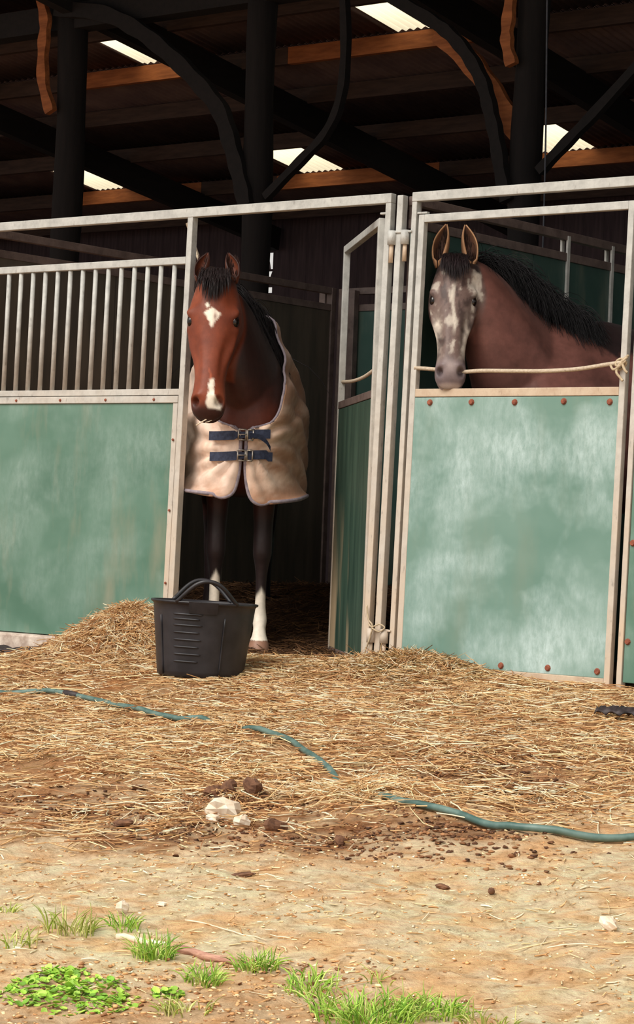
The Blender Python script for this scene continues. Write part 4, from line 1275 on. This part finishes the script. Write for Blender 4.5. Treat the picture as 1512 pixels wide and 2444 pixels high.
# moulded ribs on the front, between two angles
def arc_bar(z, a0, a1, r, h, name):
    b = MB(); pts = [((rad(z) + 0.001) * math.cos(a), (rad(z) + 0.001) * math.sin(a), z) for a in np.linspace(a0, a1, 14)]
    b.tube(pts, [r * (0.3 if i in (0, 13) else 1) for i in range(14)], 6)
    b.build(name, M['rubber'], tub, smooth=True)
fa = -math.pi / 2
for i, z in enumerate((0.075, 0.108, 0.141, 0.174, 0.207, 0.240, 0.268, 0.290)):
    arc_bar(z, fa - 0.60, fa - 0.02 + 0.05 * (i % 2), 0.0045, 0.01, 'rib')
for a_ in (fa + 0.48, fa - 0.95):
    b = MB(); b.tube([((rad(z) + 0.002) * math.cos(a_), (rad(z) + 0.002) * math.sin(a_), z) for z in np.linspace(0.012, HT - 0.07, 8)], 0.0042, 6)
    b.build('seam', M['rubber'], tub, smooth=True)
for base_a, lean in ((fa + 0.10, 0.12), (fa + math.pi + 0.10, 0.12)):
    hw_ = 0.145
    pts = []
    for t in np.linspace(-1, 1, 25):
        a = base_a + t * hw_ / RT_
        up = 0.080 * (1 - abs(t) ** 2.6) * (0.5 + 0.5 * math.cos(t * math.pi * .55)) * 1.25
        r = RT_ + 0.004 + 0.02 * (up / 0.09) * lean * 6 * 0.3
        pts.append((r * math.cos(a), r * math.sin(a), HT - 0.006 + up))
    b = MB(); b.tube(pts, [0.010] * 25, 8); b.build('handle', M['rubber'], tub, smooth=True)
    b = MB()
    a0 = base_a - 0.33; vs = []; fs = []
    for k, a in enumerate(np.linspace(base_a - 0.34, base_a + 0.20, 12)):
        for z, rr in ((HT - 0.055, 0.006), (HT - 0.002, 0.016)):
            vs.append(((rad(z) + rr) * math.cos(a), (rad(z) + rr) * math.sin(a), z))
        vs.append(((rad(HT) - 0.003) * math.cos(a), (rad(HT) - 0.003) * math.sin(a), HT - 0.002)); vs.append(((rad(HT - .055) - .002) * math.cos(a), (rad(HT - .055) - .002) * math.sin(a), HT - 0.055))
    for k in range(11):
        for q in ((0, 1), (1, 2), (2, 3), (3, 0)):
            fs.append((k * 4 + q[0], k * 4 + q[1], k * 4 + 4 + q[1], k * 4 + 4 + q[0]))
    fs += [(0, 3, 2, 1), (44, 45, 46, 47)]
    b.add(vs, fs); b.build('grip_lug', M['rubber'], tub)

# ------------------------------------------------------------------ hose
HP = [(-3.2, -1.7), (-2.2, -1.9), (-1.2, -1.75), (-0.611, -1.628), (-0.515, -1.567), (-0.439, -1.50), (-0.147, -1.494), (0.34, -1.667), (0.644, -1.769), (0.865, -1.789), (1.037, -1.836), (1.224, -1.88), (1.483, -2.018), (1.771, -2.229), (2.078, -2.498), (2.269, -2.662),
      (2.47, -2.802), (2.613, -2.88), (2.751, -2.914), (2.896, -2.939), (3.055, -2.99), (3.193, -2.995), (3.357, -2.907), (3.461, -2.814), (3.562, -2.723), (3.9, -2.45), (4.4, -2.2), (5.2, -2.15), (6.2, -2.3)]
hp = smooth_pts([(u, w, 0) for u, w in HP], 8)
pts = []
for p in hp:
    z = float(gz(p.x, p.y))
    bury = 0.0
    for (bu, bw_) in ((1.04, -1.835), (2.42, -2.77)):
        bury = max(bury, math.exp(-((p.x - bu) ** 2 + (p.y - bw_) ** 2) / 0.012))
    pts.append((p.x, p.y, z + 0.017 - 0.039 * bury))
zz = np.array([p[2] for p in pts]); zz = np.convolve(np.pad(zz, 2, 'edge'), np.ones(5) / 5, 'valid')
pts = [(p[0], p[1], float(z)) for p, z in zip(pts, zz)]
HOSE = np.array(pts)
b = MB(); b.tube(pts, 0.0115, 10)
off = (1.5, -2.2, 0)
hz = empty('garden_hose', WP(*off), -YAW); tag(hz, 'green hose snaking across the straw-strewn yard, half buried twice', 'hose')
b.build('tube', M['hose'], hz, off, smooth=True)
b = MB(); i0 = int(np.argmin(np.abs(HOSE[:, 0] + 0.147) + np.abs(HOSE[:, 1] + 1.494)))
b.tube([pts[i0 - 1], pts[i0], pts[i0 + 1]], [0.015, 0.016, 0.014], 10); b.build('joint', M['scrap'], hz, off, smooth=True)

# ------------------------------------------------------------------ straw, hay and chaff
def uw_from_xy(X, Y): return X * CY - (Y - ORG.y) * SY, X * SY + (Y - ORG.y) * CY
STRAWC = [np.array(srgb(*c)) for c in ((246, 218, 170), (230, 190, 138), (206, 158, 106), (252, 234, 200), (176, 126, 84), (222, 184, 132))]
HAYC = [np.array(srgb(*c)) for c in ((150, 116, 66), (128, 96, 56), (176, 140, 84), (108, 80, 48))]
def lay(N, sampler, lmin, lmax, r, cols, lift=0.02, tilt=0.12, bend=0.3, K=4, seed=0, yawbias=None):
    u, w = sampler(N); N = len(u)
    yaw = rng.uniform(0, math.pi, N) if yawbias is None else yawbias + rng.normal(0, .55, N)
    L = rng.uniform(lmin, lmax, N) * rng.uniform(.5, 1, N); pit = rng.normal(0, tilt, N)
    bd = rng.normal(0, bend, N); kk = rng.random(N) < .18
    P = np.zeros((N, K, 3)); x = u.copy(); y = w.copy()
    zc = gz(u, w) + rng.uniform(0.001, lift, N)
    hx = []
    ang = yaw.copy(); step = L / (K - 1)
    px = np.zeros((N, K)); py = np.zeros((N, K))
    for k in range(1, K):
        px[:, k] = px[:, k - 1] + np.cos(ang) * step; py[:, k] = py[:, k - 1] + np.sin(ang) * step
        ang = ang + bd / (K - 1) + np.where(kk & (k == 2), rng.normal(0, .9, N), 0)
    px += (u - px.mean(1))[:, None]; py += (w - py.mean(1))[:, None]
    s = np.linspace(-.5, .5, K)[None]
    follow = gz(px, py)
    z = .6 * follow + .4 * gz(u, w)[:, None] + (zc - gz(u, w))[:, None] + s * (L * np.sin(pit))[:, None]
    z = np.maximum(z, follow + .0015)
    P[:, :, 0] = px; P[:, :, 1] = py; P[:, :, 2] = z
    R = np.tile(np.concatenate([[.8], np.ones(K - 2), [.5]]), (N, 1)) * (r * rng.uniform(.6, 1.35, N))[:, None]
    ci = rng.integers(0, len(cols), N); C = np.array(cols)[ci] * rng.uniform(.75, 1.15, (N, 1))
    return P, R, np.clip(C, .01, .92)
def region(Y0, Y1, dens_fn, mx=0.9):
    def f(N):
        Y = rng.uniform(Y0, Y1, N); X = rng.uniform(-1, 1, N) * (0.137 * Y + mx)
        u, w = uw_from_xy(X, Y)
        k = (w < -0.015) & (rng.random(N) < dens_fn(X, Y, u, w))
        return u[k], w[k]
    return f
def keep_off_hose(u, w): return u, w
def straw_dens(X, Y, u, w):
    patch = fbm(u * 1.6, w * 1.6, 71, 3); fine = fbm(u * 5, w * 5, 75, 3)
    base = sstep(6.7, 8.4, Y + 1.2 * patch) * (1 - .85 * np.exp(-((u + 2.0) / .62) ** 2 - ((w + .1) / .13) ** 2))
    bare = sstep(.02, .14, fbm(u * 1.9 + 7, w * 1.9, 79, 2)) * sstep(-.4, -1.4, w)
    d = base * np.clip(.65 + 1.5 * fine, .05, 1) * (1 - .85 * bare)
    hd = np.full(len(u), 9.0)
    for q in HOSE[::3]:
        hd = np.minimum(hd, (u - q[0]) ** 2 + (w - q[1]) ** 2)
    buried = np.zeros(len(u))
    for (bu, bw_) in ((1.04, -1.835), (2.42, -2.77)):
        buried = np.maximum(buried, np.exp(-((u - bu) ** 2 + (w - bw_) ** 2) / 0.02))
    d = np.where(hd < .0045, d * .12 + buried, d)
    return np.maximum(d, .9 * buried)
def add_stuff(name, packs, label, cat):
    P = np.concatenate([p[0] for p in packs]); R = np.concatenate([p[1] for p in packs]); C = np.concatenate([p[2] for p in packs])
    o = strands(name, P, R, C, M['straw'], None, WP(0, 0, 0), -YAW)
    tag(o, label, cat, None, 'stuff'); return o
packs = [lay(60000, region(6.6, 11.6, straw_dens), .05, .26, .0021, STRAWC, .022, .10, .35),
         lay(26000, region(6.6, 11.6, straw_dens), .02, .08, .0022, STRAWC[1:] + HAYC[:2], .014, .12, .5)]
add_stuff('loose_straw', packs, 'loose yellow straw strewn over the yard in front of the boxes', 'straw')
chip = lambda X, Y, u, w: np.clip(.30 + 1.6 * fbm(u * 3, w * 3, 83, 3), .04, 1) * sstep(4.6, 5.6, Y + .8 * fbm(u, w, 85, 2))
packs = [lay(9000, region(4.6, 8.2, chip), .012, .05, .0020, STRAWC[:4], .004, .06, .3),
         lay(700, region(4.6, 8.2, chip), .06, .17, .0017, STRAWC[:4], .006, .05, .25)]
add_stuff('chaff', packs, 'pale straw chips scattered over the dry sandy ground in front', 'chaff')
# heaps of straw
def heap(name, label, mu, mw, r, N, cols, hmax, up=.5, lmin=.05, lmax=.2):
    a = rng.uniform(0, 2 * math.pi, N); q = np.abs(rng.normal(0, .62, N)) * r
    u = mu + np.cos(a) * q; w = np.minimum(mw + np.sin(a) * q * .8, -0.03)
    smp = lambda n: (u, w)
    P, R, C = lay(N, smp, lmin, lmax, .0019, cols, .03, up, .5)
    P[:, :, 1] = np.minimum(P[:, :, 1], -0.012)
    o = strands(name, P, R, C, M['straw'], None, WP(0, 0, 0), -YAW); tag(o, label, 'straw heap', None, 'stuff'); return o
heap('straw_heap', 'heap of straw against the left green board beside the black tub', -1.0, -.20, .42, 5200, STRAWC[1:], .17, .32)
heap('straw_heap', 'low heap of hay at the foot of the corner post and closed door', .66, -.13, .40, 3000, STRAWC[1:] + HAYC[:2], .05, .28)
heap('straw_heap', 'tuft of yellow straw lying over the hose in the middle of the yard', 2.42, -2.80, .24, 700, STRAWC[:4], .03, .2, .08, .28)
# litter inside the bay horse's box
def litter(N):
    u = rng.uniform(-2.4, .4, N); w = rng.uniform(.02, 3.1, N); k = rng.random(N) < .95
    return u[k], w[k]
P, R, C = lay(9000, litter, .06, .2, .0022, [np.array(srgb(*c_)) for c_ in ((104, 72, 46), (78, 54, 36), (124, 88, 56))], .03, .22, .5)
o = strands('box_litter', P, R, C, M['straw'], None, WP(0, 0, 0), -YAW); tag(o, 'brown hay bedding banked up in the box behind the bay horse', 'bedding', None, 'stuff')

# ------------------------------------------------------------------ stones, clods, sticks and rubbish
def lump(name, u, w, size, label, cat, mat, flat=.55, seed=0, rough=.28, sink=.08, group=None):
    n, m = 6, 8; v = []; f = []
    r_ = np.random.default_rng(seed + 100)
    ph_ = r_.uniform(0, 6, 6)
    for i in range(n + 1):
        th = math.pi * i / n
        for k in range(m):
            a = 2 * math.pi * k / m
            d = 1 + rough * (math.sin(2 * a + ph_[0] + th) * .5 + math.sin(3 * a + ph_[1] - 2 * th) * .35 + math.sin(5 * a + 4 * th + ph_[2]) * .22) * math.sin(th)
            v.append((size[0] * .5 * d * math.sin(th) * math.cos(a), size[1] * .5 * d * math.sin(th) * math.sin(a), size[2] * .5 * d * math.cos(th)))
    for i in range(n):
        for k in range(m):
            f.append((i * m + k, (i + 1) * m + k, (i + 1) * m + (k + 1) % m, i * m + (k + 1) % m))
    v = np.array(v) * (1 + r_.normal(0, .07, (len(v), 1)))
    me = np_mesh(name, v, f, None, False)
    z = float(gz(u, w)) + size[2] * (.5 - sink)
    o = mesh_obj(name, me, mat, None, WP(u, w, z)); o.rotation_euler = (r_.normal(0, .1), r_.normal(0, .1), r_.uniform(0, 6))
    tag(o, label, cat, group); return o
ST = [(2.235, -3.255, (.105, .085, .075), 'largest pale stone lying in front of the dung below the hose'), (2.285, -3.36, (.045, .035, .03), 'small pale pebble just below the largest stone'),
      (2.375, -3.32, (.06, .05, .04), 'pale pebble to the right of the largest stone'), (2.505, -3.325, (.085, .05, .045), 'brownish flat stone with a dark underside, right of the largest stone'),
      (4.02, -3.88, (.040, .035, .035), 'small white upright stone near the right side of the bare ground'), (2.937, -4.31, (.035, .028, .014), 'flat white pebble alone on the sandy ground, left of centre'),
      (2.912, -4.43, (.035, .03, .035), 'cream pebble beside the upper left grass')]
for i, (u, w, s_, lb) in enumerate(ST):
    lump('stone', u, w, s_, lb, 'stone', M['stone'] if i != 3 else M['clod'], seed=i, rough=.5)
CL = [(2.150, -3.01, (.085, .06, .055), 'dark dung ball lying right of the dung patch above the stone'), (2.09, -3.05, (.07, .05, .05), 'dark dung ball touching the back of the largest stone'), (2.04, -3.07, (.06, .05, .04), 'brown dung ball left of the largest stone'),
      (2.10, -3.56, (.085, .035, .022), 'flat black clod left of the largest stone, nearer the front'), (2.80, -3.38, (.035, .035, .032), 'small dark clod in the middle of the yard below the hose'), (1.66, -3.02, (.075, .04, .02), 'flat brown clod on the left of the yard, in the straw'),
      (3.36, -3.65, (.05, .025, .016), 'flat grey-brown chip on the pale sand at the centre'), (3.54, -3.68, (.028, .022, .018), 'tiny dark clod on the pale sand right of centre'), (2.845, -3.88, (.09, .04, .014), 'thin grey clod on the sandy ground left of centre')]
for i, (u, w, s_, lb) in enumerate(CL):
    lump('clod', u, w, s_, lb, 'clod', M['clod'], seed=40 + i, rough=.4)
# crumbled muck and dung as stuff: small lumps
def crumbs(name, N, sampler, smin, smax, col, label, cat):
    u, w = sampler(N); N = len(u)
    g_ = (1 + 5 ** .5) / 2
    base = np.array([(-1, g_, 0), (1, g_, 0), (-1, -g_, 0), (1, -g_, 0), (0, -1, g_), (0, 1, g_), (0, -1, -g_), (0, 1, -g_), (g_, 0, -1), (g_, 0, 1), (-g_, 0, -1), (-g_, 0, 1)]) / 1.9
    F0 = np.array([(0, 11, 5), (0, 5, 1), (0, 1, 7), (0, 7, 10), (0, 10, 11), (1, 5, 9), (5, 11, 4), (11, 10, 2), (10, 7, 6), (7, 1, 8), (3, 9, 4), (3, 4, 2), (3, 2, 6), (3, 6, 8), (3, 8, 9), (4, 9, 5), (2, 4, 11), (6, 2, 10), (8, 6, 7), (9, 8, 1)])
    s_ = rng.uniform(smin, smax, N) ** 1.0; a = rng.uniform(0, 6.28, N); j = rng.normal(0, .34, (N, 12, 3))
    B = base[None] + j; ca, sa = np.cos(a)[:, None], np.sin(a)[:, None]
    V_ = np.stack([B[..., 0] * ca - B[..., 1] * sa, B[..., 0] * sa + B[..., 1] * ca, B[..., 2] * .45], -1) * s_[:, None, None]
    V_[..., 0] += u[:, None]; V_[..., 1] += w[:, None]; V_[..., 2] += gz(u, w)[:, None] + .2 * s_[:, None]
    F_ = (F0[None] + (np.arange(N) * 12)[:, None, None]).reshape(-1, 3)
    C_ = np.array(col)[rng.integers(0, len(col), N)] * rng.uniform(.7, 1.25, (N, 1)); C_ = np.repeat(C_, 12, 0)
    o = mesh_obj(name, np_mesh(name, V_.reshape(-1, 3), F_, np.clip(C_, .01, .9)), M['straw'], None, WP(0, 0, 0), -YAW); tag(o, label, cat, None, 'stuff'); return o
def patches(L):
    def f(N):
        k = rng.integers(0, len(L), N); L_ = np.array(L)[k]
        return L_[:, 0] + rng.normal(0, 1, N) * L_[:, 2], L_[:, 1] + rng.normal(0, 1, N) * L_[:, 3]
    return f
crumbs('trodden_muck', 3200, patches([(2.15, -3.05, .13, .07), (2.313, -1.93, .22, .14), (2.75, -2.45, .22, .12), (2.55, -2.25, .25, .12), (3.0, -3.12, .2, .09), (2.2, -3.5, .4, .12), (1.75, -3.3, .35, .15), (2.7, -3.35, .3, .1)]), .003, .010, [srgb(116, 76, 48), srgb(146, 102, 68), srgb(88, 58, 40), srgb(172, 124, 84)], 'brown trodden muck and dung crumbs in patches across the yard', 'muck')
sand_d = lambda X, Y, u, w: np.clip(.4 + 1.6 * fbm(u * 4, w * 4, 91, 3), 0.05, 1)
crumbs('grit', 22000, region(4.6, 8.6, sand_d), .0015, .0055, [srgb(246, 216, 172), srgb(226, 180, 128), srgb(252, 232, 200), srgb(206, 152, 102), srgb(240, 204, 156)], 'sandy grit and small crumbs over the dry ground', 'grit')
crumbs('garden_crumbs', 5200, region(4.6, 5.5, lambda X, Y, u, w: sstep(.6, -.2, X + .3 * fbm(u * 3, w * 3, 95, 2))), .002, .0075, [srgb(216, 172, 122), srgb(192, 142, 94), srgb(240, 208, 164), srgb(150, 104, 68), srgb(206, 160, 108)], 'crumbled soil between the weeds at the near left', 'soil')
# broken stick
def stick(name, p0, p1, r0, r1, mat, label):
    (u0, w0), (u1, w1) = p0, p1
    pts = []
    for t in np.linspace(0, 1, 9):
        u = u0 + (u1 - u0) * t; w = w0 + (w1 - w0) * t + .006 * math.sin(t * 7)
        pts.append((u, w, float(gz(u0 + (u1 - u0) * t, w)) * .5 + .5 * float(gz((u0 + u1) / 2, (w0 + w1) / 2)) + r0 * .8))
    b = MB(); b.tube(pts, list(np.linspace(r0, r1, 9) * (1 + .08 * np.sin(np.arange(9) * 2.2))), 8)
    off_ = ((u0 + u1) / 2, (w0 + w1) / 2, 0)
    o = b.build(name, mat, None, off_, loc=WP(*off_), rz=-YAW, smooth=True); tag(o, label, 'stick'); return o
stick('stick', (3.262, -4.622), (3.50, -4.645), .0115, .008, M['bark'], 'reddish brown broken stick lying among grass tufts at the near left')
stick('wood_splinter', (3.085, -4.635), (3.235, -4.615), .008, .009, M['pale_wood'], 'bleached splinter of wood left of the reddish stick')
stick('twig', (3.10, -4.40), (3.42, -4.47), .0022, .0015, M['pale_wood'], 'thin pale twig above the reddish stick')
# black plastic scraps
def scrap(name, line, wid, label):
    sp = smooth_pts([(u, w, 0) for u, w in line], 8); vs = []; fs = []
    for i, p in enumerate(sp):
        d = (sp[min(i + 1, len(sp) - 1)] - sp[max(i - 1, 0)]).normalized(); nn = Vector((-d.y, d.x, 0))
        for k in range(5):
            q = (k / 4 - .5); pp = p + nn * (q * wid * (1 + .3 * math.sin(i * 1.1)))
            z = float(gz(pp.x, pp.y)) + .026 + .03 * abs(math.sin(i * .8 + k * 1.3)) * (1 - abs(q) * .8)
            vs.append((pp.x, pp.y, z))
    for i in range(len(sp) - 1):
        for k in range(4): fs.append((i * 5 + k, i * 5 + k + 1, i * 5 + 6 + k, i * 5 + 5 + k))
    b = MB(); b.add(vs, fs); c = line[len(line) // 2]
    o = b.build(name, M['scrap'], None, (c[0], c[1], 0), loc=WP(c[0], c[1], 0), rz=-YAW, smooth=True)
    s = o.modifiers.new('t', 'SOLIDIFY'); s.thickness = .006; tag(o, label, 'scrap')
scrap('plastic_scrap', [(-2.3, -.16), (-2.0, -.13), (-1.80, -.16), (-1.62, -.15), (-1.46, -.17)], .09, 'crumpled black plastic strip lying along the concrete sill at the far left')
scrap('rubber_scrap', [(2.10, -.80), (2.2, -.78), (2.32, -.74), (2.45, -.72)], .06, 'torn black rubber scrap in the straw at the right edge')

# ------------------------------------------------------------------ weeds
def tuft(u, w, r, N, h, label, cols, lean=.5):
    a = rng.uniform(0, 2 * math.pi, N); q = np.sqrt(rng.random(N)) * r
    bu = np.cos(a) * q * 1.4; bw = np.sin(a) * q
    K = 5; P = np.zeros((N, K, 3)); L = h * rng.uniform(.45, 1.1, N)
    dirx = np.cos(a) * .35 + rng.normal(0, .35, N); diry = np.sin(a) * .35 + rng.normal(0, .35, N)
    P[:, 0, 0] = bu; P[:, 0, 1] = bw; P[:, 0, 2] = gz(u + bu, w + bw) - float(gz(u, w)) - .004
    d = np.stack([dirx * lean, diry * lean, np.ones(N)], 1)
    for k in range(1, K):
        d /= np.linalg.norm(d, axis=1, keepdims=True)
        P[:, k] = P[:, k - 1] + d * (L / (K - 1))[:, None]
        d = d + np.stack([dirx * .5, diry * .5, -.22 * np.ones(N)], 1)
    R = np.tile([.0017, .0020, .0018, .0013, .0004], (N, 1)) * rng.uniform(.7, 1.3, (N, 1))
    C = np.array(cols)[rng.integers(0, len(cols), N)] * rng.uniform(.75, 1.2, (N, 1))
    o = strands('grass_tuft', P, R, C, M['grassblade'], None, WP(u, w, float(gz(u, w))), -YAW)
    tag(o, label, 'grass', None, 'thing'); return o
GR = [srgb(142, 182, 62), srgb(168, 202, 84), srgb(112, 158, 50), srgb(192, 210, 112)]
GRP = [srgb(178, 186, 96), srgb(150, 168, 70), srgb(204, 200, 130)]
for (u, w, r, N, h, lb, cs) in [
    (2.95, -4.66, .055, 70, .075, 'sparse yellowish grass tuft, topmost of those at the near left', GRP), (3.04, -4.56, .03, 40, .06, 'small green grass tuft right of the sparse yellowish one', GR), (3.275, -4.71, .040, 90, .075, 'green grass tuft growing over the end of the reddish stick', GR),
    (3.50, -4.79, .035, 70, .06, 'bright grass tuft in front of the middle of the reddish stick', GR), (3.545, -4.65, .040, 80, .06, 'grass tuft at the right end of the reddish stick', GR), (3.735, -4.69, .05, 80, .055, 'low grass tuft right of the reddish stick, standing alone', GR),
    (3.98, -4.80, .10, 260, .075, 'largest grass patch at the bottom centre of the picture', GR), (4.09, -4.72, .06, 150, .06, 'grass at the right end of the largest patch', GR), (2.66, -4.60, .025, 30, .04, 'thin yellowish grass at the left edge', GRP), (4.24, -4.72, .05, 40, .05, 'last thin grass tuft to the right at the bottom', GRP),
    (2.93, -4.84, .06, 40, .06, 'scattered yellow-green grass above the clover patch', GRP), (3.86, -4.60, .02, 10, .06, 'few long grass blades right behind the largest patch', GRP), (3.65, -5.02, .05, 50, .05, 'low grass beside the clover at the bottom left', GRP)]:
    tuft(u, w, r, N, h, lb, cs)
def clover(u, w, r, N, label):
    """low patch of round leaves on short stems"""
    V_ = []; F_ = []; C_ = []
    for i in range(N):
        a = rng.uniform(0, 6.28); q = rng.random() ** .62; x = math.cos(a) * q * r[0]; y = math.sin(a) * q * r[1]
        z = float(gz(u + x, w + y) - gz(u, w)) + rng.uniform(.002, .020) * (1.1 - q * .7)
        s_ = rng.uniform(.004, .0105); tx, ty = rng.normal(0, .35, 2); b0 = len(V_); m = 8
        c = np.array(GR[rng.integers(0, 3)]) * rng.uniform(.8, 1.35)
        V_.append((x, y, z - .003)); C_.append(c * .9)
        for k in range(m):
            p = 2 * math.pi * k / m; dx_, dy_ = math.cos(p) * s_, math.sin(p) * s_ * .85
            V_.append((x + dx_, y + dy_, z + dx_ * tx + dy_ * ty)); C_.append(c)
        F_ += [(b0, b0 + 1 + k, b0 + 1 + (k + 1) % m) for k in range(m)]
    o = mesh_obj('clover_patch', np_mesh('clover', np.array(V_), F_, np.array(C_)), M['grassblade'], None, WP(u, w, float(gz(u, w))), -YAW)
    s = o.modifiers.new('t', 'SOLIDIFY'); s.thickness = .0008
    tag(o, label, 'clover', None, 'stuff')
clover(3.34, -5.06, (.19, .13), 430, 'bright green clover patch at the bottom left corner')
clover(3.50, -4.91, (.04, .03), 50, 'small clover sprig between the clover patch and the grass')
clover(3.22, -4.95, (.06, .05), 70, 'loose clover leaves at the upper rim of the clover patch')
